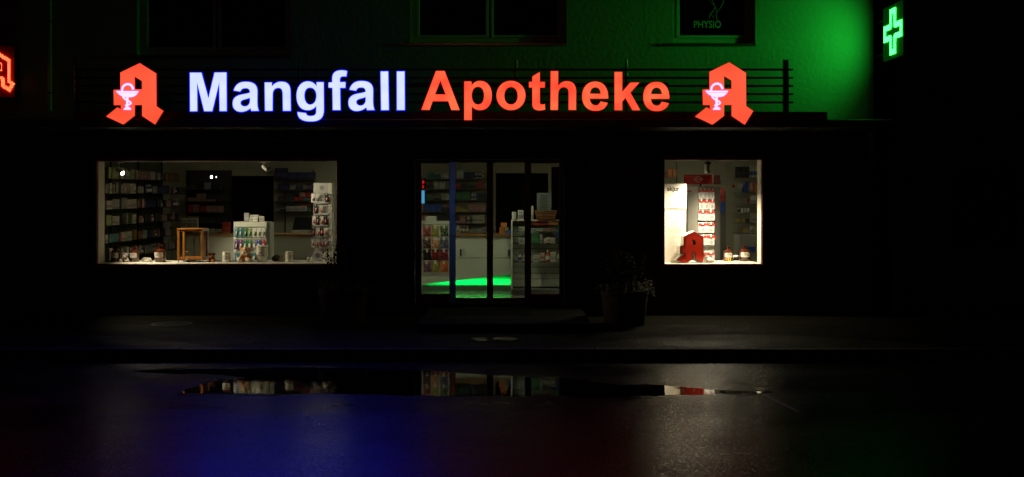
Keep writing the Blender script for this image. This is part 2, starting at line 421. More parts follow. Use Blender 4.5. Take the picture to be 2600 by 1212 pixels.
# PHYSIO print with the line drawing of a moving figure
yb_ = .148
tb_ = text('PHYSIO', .155, (0, yb_, 0), width=ax(1836)-ax(1766), bold=.002)
shift(tb_, ax(1766)-min(v[0] for v in tb_.v), 0, az(67))
M_print = mat('window_print', (.45, .45, .42), .6, var=0)
obj('window_lettering', tb_, M_print, fb)
mb = MB()
for pth in ([(1802, -60), (1800, -30), (1806, -8), (1812, 10), (1816, 17), (1812, 28), (1803, 36), (1800, 48)], [(1839, -40), (1840, -10), (1836, 8), (1828, 22), (1820, 32), (1818, 40), (1822, 52)], [(1816, 17), (1820, 32)], [(1790, -30), (1801, 2), (1815, 15)], [(1803, 36), (1812, 45)]):
    mb.tube([at(x, y, yb_) for x, y in pth], .004, 5)
obj('figure_drawing', mb, M_print, fb)

# display window frames, panes, linings
def display_window(h, name_lab):
    x0, x1, z0, z1 = h
    fr = obj('display_window', frame_mb(x0-.05, x1+.05, z0-.06, z1+.05, -.015, .03, .052, .062), M_wood, bld, label=name_lab)
    obj('pane', MB().box(x0+.0, x1-.0, .035, .045, z0, z1), M_glassw, fr)
    obj('window_lining', MB().box(x0-.02, x0+.004, .061, .30, z0, z1), M_lining, fr); obj('window_lining', MB().box(x1-.004, x1+.02, .061, .30, z0, z1), M_lining, fr)
    obj('display_board', MB().bbox(x0+.006, x1-.006, .064, .78, z0-.02, z0+.006, .003), mat('display_board', (.60, .56, .48), .45, var=.05), fr)
    obj('track', MB().bbox(x0+.0, x1-.12, .09, .12, z1-.016, z1+.03, .003), mat('track_white', (.8, .78, .7), .4), fr)
    return fr
display_window(WL, 'wide display window frame with white side lining'); display_window(WR, 'narrow display window frame with bright side lining')

# sliding door
dy = .12
dr = obj('sliding_door', frame_mb(DR[0], DR[1], DR[2]-.0, DR[3]+.0, dy-.058, dy+.06, .04, .03), M_metal, bld, label='glass sliding entrance door with dark red wooden stiles')
def leaf(px0, px1, gx0, gx1, gy0, gy1, pb, y0):
    x0, x1 = ax(px0, y0), ax(px1, y0); z0, z1 = az(pb, y0), az(408, y0)
    a, b, c, d = ax(gx0, y0), ax(gx1, y0), az(gy1, y0), az(gy0, y0)
    m = MB(); e = .0006
    m.bbox(x0, a, y0, y0+.045, z0, z1, .004); m.bbox(b, x1, y0, y0+.045, z0, z1, .004)
    m.bbox(a, b, y0+.001, y0+.044, z0, c, .004); m.bbox(a, b, y0+.001, y0+.044, d, z1, .004)
    o = obj('door_leaf', m, M_wood, dr)
    obj('door_pane', MB().box(a, b, y0+.018, y0+.026, c, d), M_glassd, dr)
    return o
leaf(1057, 1154, 1070, 1141, 415, 747, 772, dy-.01); leaf(1335, 1428, 1349, 1420, 415, 747, 772, dy-.01)
leaf(1146, 1243.6, 1157, 1236, 413, 757, 774, dy+.05); leaf(1243.8, 1344, 1252, 1332, 413, 757, 774, dy+.05)
obj('door_seal', MB().box(ax(1240), ax(1248), dy+.096, dy+.10, FL+.01, DR[3]-.05), M_black, dr)
obj('door_post', MB().bbox(ax(1141, .06), ax(1157, .06), .04, .09, FL+.03, DR[3]-.04, .006), mat('door_post_paint', (.34, .32, .38), .20, .8), dr)
obj('door_post', MB().bbox(ax(1333, .06), ax(1348, .06), .04, .09, FL+.03, DR[3]-.04, .006), M_wood, dr)
obj('door_sensor', MB().bbox(ax(1222), ax(1262), .02, .08, az(413), az(408)-.01, .006), M_black, dr)
# landing and its foot mat
lz = .25
struct('door_step', MB().bbox(ax(1062, -1.9), ax(1500, -1.9), -2.0, .3, ZP-.02, lz, .012), mat('step_stone', (.008, .0075, .006), .85, spec=.12, bump=.002, bs=50))
t = thing('door_mat', (-.33, -.4, lz), 'dark rectangular foot mat on the stone step before the door', 'door mat')
obj('mat_frame', frame_mb(-1.02, .30, 0, .9, 0, .004, .02), M_steel, None)
o = bpy.data.objects['mat_frame']; o.data.transform(Matrix.Rotation(-PI/2, 4, 'X')); o.parent = t; o.location = (0.33, .4-1.05+.0, .001)
o.data.transform(Matrix.Translation((0, 0, 0.004)))
o.location = (.33, -.65+.9, .001)
obj('mat_bristles', MB().box(-1.0, .28, -1.03, -.17, lz+.0005, lz+.006), mat('mat_bristle', (.006, .006, .007), .95, spec=.1, bump=.004, bs=120), t)

# brown shop board beside the door
t = thing('shop_board', (ax(1570), -.04, az(430)), 'small dark brown board with slanted lettering on the wall right of the door', 'sign')
obj('board', MB().bbox(ax(1488), ax(1650), -.04, -.001, az(446), az(396), .01), mat('board_lacquer', (.09, .03, .012), .3, var=.3, vs_=6), t)
tx = text('Mangfall Apotheke', .075, (0, -.043, 0), width=ax(1630)-ax(1512), shear=.35, extrude=.002)
shift(tx, ax(1512)-min(v[0] for v in tx.v), 0, az(412)); obj('board_lettering', tx, M_black, t)
mb = MB(); mb.tube([at(x, y, -.043) for x, y in [(1500, 415), (1530, 416), (1555, 420), (1580, 424), (1605, 425), (1636, 423)]], .005, 6); obj('swoosh', mb, M_black, t)

# downpipe
t = thing('downpipe', (ax(132), -.07, az(283)), 'thin vertical rainwater pipe on the wall left of the shop sign', 'pipe')
obj('pipe', MB().tube([(ax(132), -.07, az(283)), (ax(132), -.07, 6.99)], .032, 14), mat('pipe_zinc', (.35, .35, .33), .45, .3), t, smooth=True)
for z in (az(240), az(60), 6.3): obj('pipe_clip', MB().lathe([(.036, 0), (.036, .03)], (ax(132), -.07, z), 14).box(ax(132)-.008, ax(132)+.008, -.04, -.0, z, z+.03), M_metal, t)

# neighbouring house to the right: set back, unlit
nb = thing('neighbour_house', (11, 2, 0), 'unlit dark house to the right of the shop, lost in the night', 'building')
obj('wall', holes_wall(XE+1.0, 22, 0, 8, 2.0, 2.3, [(7.6, 8.9, 1.0, 2.6), (10.6, 11.9, 1.0, 2.6)]), M_plaster_low, nb)
for x in (7.6, 10.6):
    f_ = obj('window', frame_mb(x+.01, x+1.29, 1.01, 2.59, 2.1, 2.16, .07), M_wood, nb)
    obj('pane', MB().box(x+.08, x+1.22, 2.125, 2.132, 1.08, 2.52), M_glassw, f_)
    obj('dark_sheet', MB().quad((x-.2, 2.5, .8), (x+1.5, 2.5, .8), (x+1.5, 2.5, 2.8), (x-.2, 2.5, 2.8)), M_darkroom, f_)  # near black sheet put in for the darkness of the unlit room
obj('corner_pipe', MB().tube([at(2270, 815, -.3), at(2283, 300, -.3)], .010, 8), mat('pipe_dull', (.05, .05, .05), .7), nb)

# ------------------------------------------------------------------ railing on the canopy that carries the sign
M_rail = mat('railing_paint', (.035, .03, .03), .35, .3)
YR = -.90
rl = thing('sign_railing', (0, YR, zt), 'dark metal railing of five horizontal bars standing on the canopy', 'railing')
for px, hw in ((196, 4), (760, 3), (1310, 3.5), (1590, 3), (1995, 7)):
    obj('post', MB().bbox(ax(px-hw, YR), ax(px+hw, YR), YR-.03, YR+.03, zt, az(152, YR), .004), mat('post_paint', (.12, .12, .12), .3, .4), rl)
for py in (178, 199, 219.5, 240, 261):
    obj('bar', MB().bbox(ax(192, YR), ax(2012, YR), YR-.055, YR-.031, az(py+2.6, YR), az(py-2.6, YR), .004), M_rail, rl)

# ------------------------------------------------------------------ lit letters (outlines read off the sign, in the units of the enlarged views)
YL = -1.13
A_ = 'M1003,525 C1040,400 1120,362 1230,362 C1380,360 1450,420 1452,540 L1450,700 C1450,820 1455,860 1478,912 L1338,915 L1322,862 C1270,905 1210,932 1140,932 C1040,932 983,870 983,775 C983,660 1060,620 1180,600 C1250,588 1285,578 1312,567 C1310,505 1285,482 1230,482 C1170,482 1145,500 1125,545 Z M1312,665 C1270,680 1230,690 1190,700 C1150,712 1130,735 1130,765 C1130,800 1165,832 1215,832 C1280,830 1315,775 1312,720 Z'
E_ = 'M1232,678 L880,678 C882,760 930,812 995,814 C1045,814 1070,785 1087,738 L1220,765 C1190,860 1110,912 990,912 C830,912 740,800 738,638 C738,470 840,358 985,358 C1140,358 1235,470 1232,678 Z M883,590 C887,510 930,463 988,463 C1050,463 1090,510 1093,592 Z'
G_ = [  # path, crop origin x, y, scale, white?
 ('M', 'M168,188 L385,188 L520,680 L637,186 L862,184 L866,918 L735,918 L725,370 L592,920 L440,920 L303,370 L306,920 L172,922 Z', 460, 160, 7.507, 1, 0, 0),
 ('a', A_, 460, 160, 7.507, 1, 0, 0),
 ('n', 'M1593,375 L1727,375 L1727,452 C1775,390 1840,360 1905,360 C2030,362 2082,420 2082,560 L2087,912 L1943,912 L1937,600 C1937,510 1910,475 1850,475 C1780,478 1742,520 1742,610 L1740,912 L1600,912 Z', 460, 160, 7.507, 1, 0, 0),
 ('g', 'M480,370 L612,370 L616,900 C614,1050 540,1115 370,1115 C200,1115 120,1060 115,940 L275,958 C285,1000 310,1015 370,1015 C440,1012 475,990 475,920 L475,820 C430,870 380,902 310,902 C170,902 98,790 98,630 C98,460 190,353 315,353 C380,355 440,385 480,450 Z M355,470 C285,470 245,530 245,620 C245,730 290,798 355,798 C430,798 478,730 478,625 C478,530 425,470 355,470 Z', 740, 160, 7.507, 1, 0, 0),
 ('f', 'M780,370 L780,290 C782,190 840,143 960,143 C1000,143 1035,150 1060,160 L1043,260 C1015,255 995,255 975,257 C940,262 922,280 922,320 L922,368 L1030,368 L1027,475 L925,475 L932,898 L790,898 L783,475 L708,468 L708,378 Z', 740, 160, 7.507, 1, 0, 0),
 ('a', A_, 740, 160, 7.507, 1, 104, -15),
 ('l', 'M1700,165 L1842,165 L1855,898 L1712,900 Z', 740, 160, 7.507, 1, 0, 0),
 ('l', 'M2010,165 L2155,165 L2158,898 L2012,898 Z', 740, 160, 7.507, 1, 0, 0),
 ('A', 'M355,157 L515,157 L800,897 L648,897 L587,728 L287,728 L228,895 L77,892 Z M436,332 L540,605 L330,605 Z', 1060, 160, 7.506, 0, 0, 0),
 ('p', 'M893,357 L1025,357 L1030,435 C1075,375 1130,345 1195,345 C1330,345 1415,460 1415,625 C1415,790 1330,900 1190,900 C1125,900 1075,870 1033,825 L1033,1088 L893,1088 Z M1155,453 C1080,453 1032,520 1032,615 C1032,735 1085,797 1155,797 C1230,797 1272,730 1272,625 C1272,520 1225,453 1155,453 Z', 1060, 160, 7.506, 0, 0, 0),
 ('o', 'M1782,344 C1935,344 2056,465 2056,622 C2056,780 1935,900 1782,900 C1630,900 1508,780 1508,622 C1508,465 1630,344 1782,344 Z M1782,457 C1705,457 1651,530 1651,627 C1651,725 1705,797 1782,797 C1860,797 1913,725 1913,627 C1913,530 1860,457 1782,457 Z', 1060, 160, 7.506, 0, 0, 0),
 ('t', 'M2192,262 L2328,178 L2330,365 L2427,365 L2425,468 L2330,468 L2330,740 C2330,785 2345,797 2375,797 C2395,797 2410,793 2425,787 L2432,885 C2395,898 2360,903 2320,903 C2230,903 2192,860 2192,780 L2192,468 L2128,466 L2128,365 L2190,363 Z', 1060, 160, 7.506, 0, 0, 0),
 ('h', 'M140,160 L277,160 L277,440 C325,385 375,352 440,352 C560,352 617,420 620,550 L618,895 L482,895 L482,580 C482,495 450,460 385,460 C320,462 277,510 277,600 L273,895 L137,895 Z', 1380, 160, 7.506, 0, 0, 0),
 ('e', E_, 1380, 160, 7.506, 0, 0, 0),
 ('k', 'M1357,177 L1498,177 L1498,562 L1655,380 L1822,378 L1652,567 L1838,900 L1697,900 L1562,662 L1498,737 L1498,900 L1357,900 Z', 1380, 160, 7.506, 0, 0, 0),
 ('e', E_, 1380, 160, 7.506, 0, 1165, 6)]
M_lw = glow('lit_white_acrylic', (.66, .75, 23.), (.76, .84, 27.), 4)
M_lwr = mat('blue_halo_edge', (.01, .01, .05), .4, var=0, emit=(.004, .012, .55), es=1)  # glowing rim that imitates the blue halo round the white letters
M_lr = glow('lit_red_acrylic', (1.9, .075, .035), (2.0, .17, .065), 3.2)
M_lrr = mat('red_halo_edge', (.05, .005, .004), .4, var=0, emit=(.25, .004, .003), es=1)  # dimmer glowing rim, the halo round the red shapes
M_can = mat('letter_can', (.03, .03, .03), .5)
def world_poly(polys, ox, oy, sc_, dx, dy_, y):
    r = []
    for p in polys: r.append([(ax(ox+(a+dx)/sc_, y), az(oy+(b+dy_)/sc_, y)) for a, b in p])
    return r
def lit_shape(name, wp, root, face, rim, y, depth=.09, off=.006, label=None):
    """lit face in front; behind it the body and a glowing rim as its halo"""
    f = fill(wp); shift(f, 0, y, 0); fo = obj(name, f, face, root, label=label)
    r = fill(wp, extrude=.008, offset=off); shift(r, 0, y+.011, 0); obj('letter_halo', r, rim, fo)
    r = fill(wp, extrude=depth/2-.01, offset=-.002); shift(r, 0, y+.021+depth/2, 0); obj('letter_can', r, M_can, fo)
    return fo
sg = thing('shop_sign', (0, YL, zt), 'large row of white and red lit letters mounted before the canopy railing', 'sign')
for ch, pth, ox, oy, s_, wh, dx, dy_ in G_:
    wp = world_poly(parse(pth), ox, oy, s_, dx, dy_, YL)
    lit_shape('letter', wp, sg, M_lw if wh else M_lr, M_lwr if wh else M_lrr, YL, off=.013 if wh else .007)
# brackets behind the letters
obj('bracket', MB().box(ax(480, YL), ax(1700, YL), YL+.10, YL+.118, az(214, YL), az(209, YL)), M_can, sg)
LOGO = [[(600, 120), (838, 270), (842, 745), (942, 815), (822, 1008), (635, 885), (635, 725), (527, 728), (525, 882), (360, 1008), (113, 893), (275, 762), (325, 788), (326, 728), (225, 728), (220, 508), (318, 505), (318, 256)], [(525, 313), (633, 378), (633, 500), (527, 500)]]
def stroke(pts, w0, w1=None):
    """ribbon outline round a polyline"""
    w1 = w1 or w0; n = len(pts); L = []; R = []
    for i, (x, y) in enumerate(pts):
        a = pts[max(i-1, 0)]; b = pts[min(i+1, n-1)]; d = Vector((b[0]-a[0], b[1]-a[1])).normalized(); ww = (w0+(w1-w0)*i/(n-1))/2
        L.append((x-d.y*ww, y+d.x*ww)); R.append((x+d.y*ww, y-d.x*ww))
    return L+R[::-1]
def smoothp(pts, k=5):
    r = []; P = [pts[0]]+pts+[pts[-1]]
    for i in range(1, len(P)-2):
        for j in range(k):
            t = j/k; q = []
            for c in (0, 1):
                p0, p1, p2, p3 = P[i-1][c], P[i][c], P[i+1][c], P[i+2][c]
                q.append(.5*((2*p1)+(-p0+p2)*t+(2*p0-5*p1+4*p2-p3)*t*t+(-p0+3*p1-3*p2+p3)*t**3))
            r.append(tuple(q))
    return r+[pts[-1]]
CUP = [[(262, 525), (582, 525), (572, 549), (272, 549)], parse('M283,555 L567,555 C545,592 505,615 445,613 L395,613 C350,600 305,585 283,555 Z')[0],
       [(404, 616), (436, 616), (432, 752), (404, 752)], [(372, 776), (474, 776), (470, 796), (368, 796)], [(392, 756), (452, 756), (460, 774), (384, 774)]]
SNAKE = [stroke(smoothp([(342, 524), (350, 475), (380, 438), (420, 424), (462, 432), (490, 462), (505, 500)]), 24, 30),
         stroke(smoothp([(352, 600), (385, 640), (430, 665), (462, 685), (468, 705), (440, 722), (402, 730), (392, 744)]), 24, 18)]
M_lo = glow('lit_orange_acrylic', (1.3, .085, .035), (1.4, .13, .06), 1.6)
M_cup = mat('lit_cup_white', (.1, .1, .1), .4, var=0, emit=(3., .88, 1.6), es=1)
M_cupe = mat('lit_cup_edge', (.1, .02, .05), .4, var=0, emit=(1.6, .12, .5), es=1)
for i, (ox, oy, s_, lab) in enumerate(((250, 140, 5.724, 'lit orange gothic letter A with white snake cup left of the white lettering'),
                                     (250+1503.5-8.5, 140-2.4, 5.63, 'lit orange gothic letter A with white snake cup right of the red lettering'))):
    t = thing('pharmacy_emblem', (ax(ox+110, YL), YL, az(314, YL)), lab, 'emblem', 'gothic letter emblems of the shop sign')
    wp = world_poly(LOGO, ox, oy, s_, 0, 0, YL); lit_shape('emblem_letter', wp, t, M_lo, M_lrr, YL, off=.005)
    ye = YL-.012
    for j, part in enumerate(CUP): c = shift(fill(world_poly([part], ox, oy, s_, 0, 0, ye), .004), 0, ye, 0); mb_ = c if j == 0 else MB._a(mb_, c.v, c.f)
    obj('cup', mb_, M_cup, t)
    for j, part in enumerate(SNAKE): c = shift(fill(world_poly([part], ox, oy, s_, 0, 0, ye-.004), .003), 0, ye-.004, 0); mb2 = c if j == 0 else MB._a(mb2, c.v, c.f)
    obj('snake', mb2, M_cup, t)
    for j, part in enumerate(CUP+SNAKE): c = shift(fill(world_poly([part], ox, oy, s_, 0, 0, ye+.004), .003, .009), 0, ye+.004, 0); mb3 = c if j == 0 else MB._a(mb3, c.v, c.f)
    obj('cup_edge', mb3, M_cupe, t)

# ------------------------------------------------------------------ dot matrix signs
def pin(p, poly):
    x, y = p; c = False; n = len(poly)
    for i in range(n):
        (x1, y1), (x2, y2) = poly[i], poly[(i+1) % n]
        if (y1 > y) != (y2 > y) and x < (x2-x1)*(y-y1)/(y2-y1)+x1: c = not c
    return c
def pdist(p, poly):
    b = 1e9; n = len(poly); P = Vector(p)
    for i in range(n):
        A = Vector(poly[i]); B = Vector(poly[(i+1) % n]); d = B-A; t = max(0, min(1, (P-A).dot(d)/d.length_squared)); b = min(b, (P-A-d*t).length)
    return b
def flat_dot(mb, c, r):   # domed dot facing -x
    x, y, z = c; mb._a([(x, y-r, z), (x, y, z-r), (x, y+r, z), (x, y, z+r), (x-r*.12, y, z)], [(0, 1, 4), (1, 2, 4), (2, 3, 4), (3, 0, 4)])
def octa(mb, c, r):
    x, y, z = c; mb._a([(x-r, y, z), (x+r, y, z), (x, y-r, z), (x, y+r, z), (x, y, z-r), (x, y, z+r)], [(0, 2, 5), (2, 1, 5), (1, 3, 5), (3, 0, 5), (2, 0, 4), (1, 2, 4), (3, 1, 4), (0, 3, 4)])
# green cross, square to the wall, seen from its left side
CX = 5.53; cy0, cy1 = -.5, -1.31; cz0, cz1 = 3.95, 4.76
cr = thing('pharmacy_cross', (CX+.08, 0, cz0), 'green dot matrix pharmacy cross in a flat box hung from the building corner', 'sign')
obj('cross_case', MB().bbox(CX+.012, CX+.16, cy1, cy0, cz0, cz1, .01), M_metal, cr)
obj('cross_panel', MB().box(CX+.002, CX+.012, cy1+.012, cy0-.012, cz0+.012, cz1-.012), mat('cross_panel', (.05, .30, .06), .5, var=0), cr)
for z in (cz0+.15, cz1-.15): obj('bracket', MB().box(CX+.07, CX+.10, cy0+.0005, -.001, z-.02, z+.02), M_metal, cr)
cyc, czc = (cy0+cy1)/2, (cz0+cz1)/2; sp = .0268; mb = MB()
cross = [(-4.5, -12.5), (4.5, -12.5), (4.5, -4.5), (13.5, -4.5), (13.5, 4.5), (4.5, 4.5), (4.5, 12.5), (-4.5, 12.5), (-4.5, 4.5), (-13.5, 4.5), (-13.5, -4.5), (-4.5, -4.5)]
for i in range(-14, 15):
    for j in range(-13, 14):
        if pin((i, j), cross) and pdist((i, j), cross) < 3.0: flat_dot(mb, (CX-.006, cyc+i*sp, czc+j*sp), .0125)
o = obj('light_dots', mb, mat('green_light_dot', (0, 0, 0), .5, var=0, emit=(.5, 17., 1.3), es=1.), cr); tag(o, kind='stuff')
for i, (dy_, dz_) in enumerate(((0, 11), (0, -11), (12, 0), (-12, 0), (3, 3))):   # the forward throw of the dots
    ld = bpy.data.lights.new('dot_beam', 'SPOT'); ld.energy = 19; ld.color = (.01, 1., .06); ld.spot_size = math.radians(50); ld.spot_blend = 1; ld.shadow_soft_size = .012
    lo = bpy.data.objects.new('dot_beam', ld); COL.objects.link(lo); lo.parent = cr; lo.location = Vector((CX-.02, cyc+dy_*sp, czc+dz_*sp))-cr.location; lo.rotation_euler = Vector((-1, .06, 0)).to_track_quat('-Z', 'Y').to_euler()
for dz_ in (8, -8):
    ld = bpy.data.lights.new('dot_beam', 'SPOT'); ld.energy = 22; ld.color = (.01, 1., .06); ld.spot_size = math.radians(118); ld.spot_blend = .9; ld.shadow_soft_size = .012
    lo = bpy.data.objects.new('dot_beam', ld); COL.objects.link(lo); lo.parent = cr; lo.location = Vector((CX-.02, cyc, czc+dz_*sp))-cr.location; lo.rotation_euler = Vector((-1, .75, 0)).to_track_quat('-Z', 'Y').to_euler()
# red letter A display at the left edge of the picture
def led_a():
    y = -.16; sx, sy = .1145, .1125
    tr = lambda u, v: (ax((u-600)*sx-.5, y), az(134.5+(v-120)*sy, y))
    o_ = [tr(u, v) for u, v in LOGO[0]]; c_ = [tr(u, v) for u, v in LOGO[1]]
    t = thing('red_letter_display', (ax(0), 0, az(250)), 'red dot matrix letter A cut by the left edge of the photograph', 'sign')
    obj('display_case', MB().bbox(ax(-56), ax(50), y+.022, -.002, az(252), az(118), .01), M_black, t)
    obj('display_panel', MB().box(ax(-54), ax(48), y+.010, y+.020, az(250), az(120)), mat('red_panel', (.5, .012, .008), .5, var=0), t)
    q = 2.35/S*(D+y)/D; mb = MB()
    for i in range(-26, 27):
        for j in range(-30, 30):
            p = (ax(-.5, y)+i*q, az(184, y)+j*q)
            if pin(p, o_) and not pin(p, c_) and (pdist(p, o_) < 3.6*q or pdist(p, c_) < 1.0*q): octa(mb, (p[0], y-.004, p[1]), .0040)
    tag(obj('light_dots', mb, mat('red_light_dot', (0, 0, 0), .5, var=0, emit=(12., 1.8, .6), es=1.), t), kind='stuff')
led_a()

# ================================================================== inside the shop
XL, XR, YB, CE = -6.9, 5.4, 5.0, 2.95
struct('shop_floor', MB().quad((XL, .061, FL), (XR, .061, FL), (XR, YB, FL), (XL, YB, FL)), mat('shop_floor_tile', (.22, .22, .2), .25, var=.2, vs_=5))
struct('ceiling', MB().quad((XL, .061, CE), (XR, .061, CE), (XR, YB, CE), (XL, YB, CE)), M_wallin)
struct('wall_left', MB().quad((XL, .061, FL), (XL, YB, FL), (XL, YB, CE), (XL, .061, CE)), M_wallin)
struct('wall_right', MB().quad((XR, .061, FL), (XR, YB, FL), (XR, YB, CE), (XR, .061, CE)), M_wallin)
def dw(px0, px1, py): return (ax(px0, YB), ax(px1, YB), FL, az(py, YB))
DO = [dw(585, 695, 447), dw(1259, 1392, 440), dw(1400, 1480, 424)]
struct('wall_back', holes_wall(XL, XR, FL, CE, YB, YB+.12, DO), M_wallin)
struct('back_room_wall', MB().quad((XL, YB+1.6, 0), (XR, YB+1.6, 0), (XR, YB+1.6, CE), (XL, YB+1.6, CE)), M_darkroom)

# ---- lights of the shop
def track_spot(loc, aim, power, lab, size=.035, glowing=True, angle=70, box_on_track=True, col=(1, .83, .60), head_len=.13, beam=None, cap=False, glare=False):
    loc = Vector(loc); d = (Vector(aim)-loc).normalized(); back = loc-d*head_len
    t = thing('track_spotlight', back, lab, 'spotlight', 'spotlights on the tracks in the shop windows')
    q = Vector((0, 0, 1)).rotation_difference(d)
    mb = MB().lathe([(.0001, 0), (size*.9, .0), (size, .012), (size, head_len), (size*.9, head_len), (size*.88, head_len-.02)], back, 20, axis=d)
    obj('lamp_head', mb, mat('spot_white', (.8, .78, .7), .4), t, smooth=True)
    if not cap: obj('lamp_ring', MB().lathe([(size+.0015, head_len-.028), (size+.0015, head_len+.002), (size*.9, head_len+.002)], back, 20, axis=d), M_black, t)
    if cap: obj('lamp_cap', MB().lathe([(size*.98, -.03), (size*.98, -.001), (.0001, -.0008)], back, 20, axis=d), M_black, t)
    rc = (-.06 if cap else -.010) if not glare else .004
    disc = MB().lathe([(size*.86, head_len+rc-.004), (size*.86, head_len+rc), (.0001, head_len+rc+(.008 if glare else 0))], back, 20, axis=d)
    obj('lamp_disc', disc, mat('spot_disc_lit', (0, 0, 0), .5, var=0, emit=(60, 57, 52)) if glowing else mat('spot_disc_off', (.2, .2, .2), .2), t)
    mid = back+d*head_len*.35 if not cap else back+Vector((.075, 0, -.03))
    obj('lamp_arm', MB().tube([mid+Vector((0, 0, size*.8)), (mid.x, mid.y, WL[3]+.0)], .009, 8), mat('spot_white', (.8, .78, .7)), t)
    if box_on_track: obj('track_box', MB().bbox(mid.x-.10, mid.x+.06, mid.y-.016, mid.y+.016, WL[3]-.03, WL[3]-.007, .003), mat('spot_white', (.8, .78, .7)), t)
    if power:
        ld = bpy.data.lights.new('spot_beam', 'SPOT'); ld.energy = power; ld.color = col; ld.spot_size = math.radians(angle); ld.spot_blend = 1. if cap else .6; ld.shadow_soft_size = size*.8
        lo = bpy.data.objects.new('spot_beam', ld); COL.objects.link(lo); lo.parent = t
        lo.location = loc+d*.004-back; lo.rotation_euler = Vector(beam or d).to_track_quat('-Z', 'Y').to_euler()
    return t
LS = .115
track_spot(at(311, 440, LS), at(311, 440, LS)+Vector((.78, -.36, -.50)), 680, 'white spotlight at the left end of the wide window track, its lamp glaring', angle=118, beam=(.75, .0, -.66), glare=True)
track_spot(at(684, 433, LS), at(684, 433, LS)+Vector((.75, -.20, -.60)), 62, 'white spotlight on the wide window track above the dark doorway', size=.045, glowing=False, angle=56, beam=(.85, .42, -.52))
track_spot(at(1797, 440, LS), at(1797, 440, LS)+Vector((0, 0, -1)), 440, 'white spotlight hanging straight down on the narrow window track', size=.052, glowing=True, angle=150, beam=(-.05, -.02, -.99), head_len=.14, cap=True)
# night light panel on the ceiling of the shop
def ceiling_panel(x, y, sx, sy, e, lab, col=(1., .93, .70)):
    t = thing('ceiling_light', (x, y, CE-.03), lab, 'ceiling light', 'ceiling lights of the shop')
    obj('light_tray', MB().box(x-sx-.03, x+sx+.03, y-sy-.03, y+sy+.03, CE-.03, CE-.001), M_frame, t)
    obj('diffuser', MB().box(x-sx, x+sx, y-sy, y+sy, CE-.038, CE-.031), mat('diffuser_lit_%g' % e, (.3, .3, .3), .5, var=0, emit=col, es=e), t)
ceiling_panel(-3.2, 2.9, .5, .3, 4.0, 'dim ceiling light over the left part of the shop')
ceiling_panel(-.4, .75, .6, .25, 8., 'dim ceiling light over the middle of the shop')
ceiling_panel(3.2, 2.6, .6, .3, 3.4, 'dim ceiling light over the right part of the shop')
# two glowing beads added in place of the spotlight's reflections in the glass
for px, r, e in ((537, .030, 8), (549, .018, 2.)):
    c = at(px, 450, 4.0); t = thing('pane_glint', c, 'small glowing bead added as a glint before the dark shelf wall' if px < 540 else 'smaller faint bead added as a glint beside the bright one', 'glint')
    obj('glint_bead', MB().ball(c, (r*.75, r*.4, r), 12), mat('tiny_glint_%g' % e, (0, 0, 0), .5, var=0, emit=(1, 1, .92), es=e), t)
    obj('glint_cord', MB().tube([c+Vector((0, 0, r)), (c.x, c.y, CE)], .003, 5), M_black, t)

# ---- goods (one mesh each, shared between alike pieces)
PM = {}
def lab_of(color):
    if color in ('white', 'cream'): return pal('grey')
    n = 'print_on_'+color; c = PAL[color]; return mat(n, tuple(min(.6, v*1.25+.03) for v in c), .5, var=.5, vs_=70)
def proto(kind, color):
    k = (kind, color)
    if k in PM: return PM[k]
    m = MB(); c = pal(color); wht = pal('white'); dk = M_black
    if kind == 'carton': m.bbox(-.05, .05, -.035, .035, 0, .15, .002); m.box(-.042, .042, -.0362, -.0352, .03, .085, 1); m.box(-.03, .03, -.0362, -.0352, .105, .125, 2); ms = [c, lab_of(color), lab_of(color)]
    elif kind == 'slim': m.bbox(-.022, .022, -.02, .02, 0, .15, .002); m.box(-.017, .017, -.0212, -.0202, .02, .06, 1); ms = [c, lab_of(color)]
    elif kind == 'flat': m.bbox(-.075, .075, -.04, .04, 0, .05, .002); m.box(-.065, -.01, -.0412, -.0402, .01, .04, 1); m.box(.01, .06, -.0412, -.0402, .022, .032, 2); ms = [c, lab_of(color), M_inkgrey]
    elif kind == 'bottle': m.lathe([(.0001, 0), (.024, 0), (.026, .006), (.026, .09), (.020, .105), (.010, .112), (.010, .12)], n=12); m.lathe([(.0125, .12), (.0125, .142), (.0001, .142)], n=10, mi=1); m.lathe([(.0265, .03), (.0265, .075)], n=12, mi=2); ms = [c, pal('white') if color != 'white' else pal('red'), wht if color not in ('white', 'cream') else pal('blue')]
    elif kind == 'jar': m.lathe([(.0001, 0), (.03, 0), (.032, .006), (.032, .055), (.028, .06)], n=14); m.lathe([(.033, .06), (.033, .078), (.0001, .08)], n=14, mi=1); ms = [c, wht]
    elif kind == 'tube': m.lathe([(.0001, 0), (.016, 0), (.017, .02)], n=10, mi=1); m.prism_xz([(-.019, .02), (.019, .02), (.030, .15), (-.030, .15)], -.012, .012); m.box(-.02, .02, -.0132, -.0122, .06, .09, 1); ms = [c, pal('red') if color in ('white', 'cream') else wht]
    elif kind == 'book': m.bbox(-.012, .012, -.07, .07, 0, .19, .002); m.box(-.0105, .0105, -.0712, -.0702, .03, .15, 1); ms = [c, lab_of(color)]
    PM[k] = (m.mesh(kind, ms, smooth=kind in ('bottle', 'jar')), {'carton': .1, 'slim': .044, 'flat': .15, 'bottle': .052, 'jar': .066, 'tube': .06, 'book': .024}[kind], {'carton': .15, 'slim': .15, 'flat': .05, 'bottle': .142, 'jar': .08, 'tube': .15, 'book': .19}[kind])
    return PM[k]
NAMES = dict(carton='carton', slim='slim_carton', flat='flat_carton', bottle='bottle', jar='cream_jar', tube='tube', book='leaflet')
CATS = dict(carton='carton', slim='carton', flat='carton', bottle='bottle', jar='jar', tube='tube', book='leaflet')
ORD = ['top', 'second', 'third', 'fourth', 'fifth', 'sixth', 'seventh']
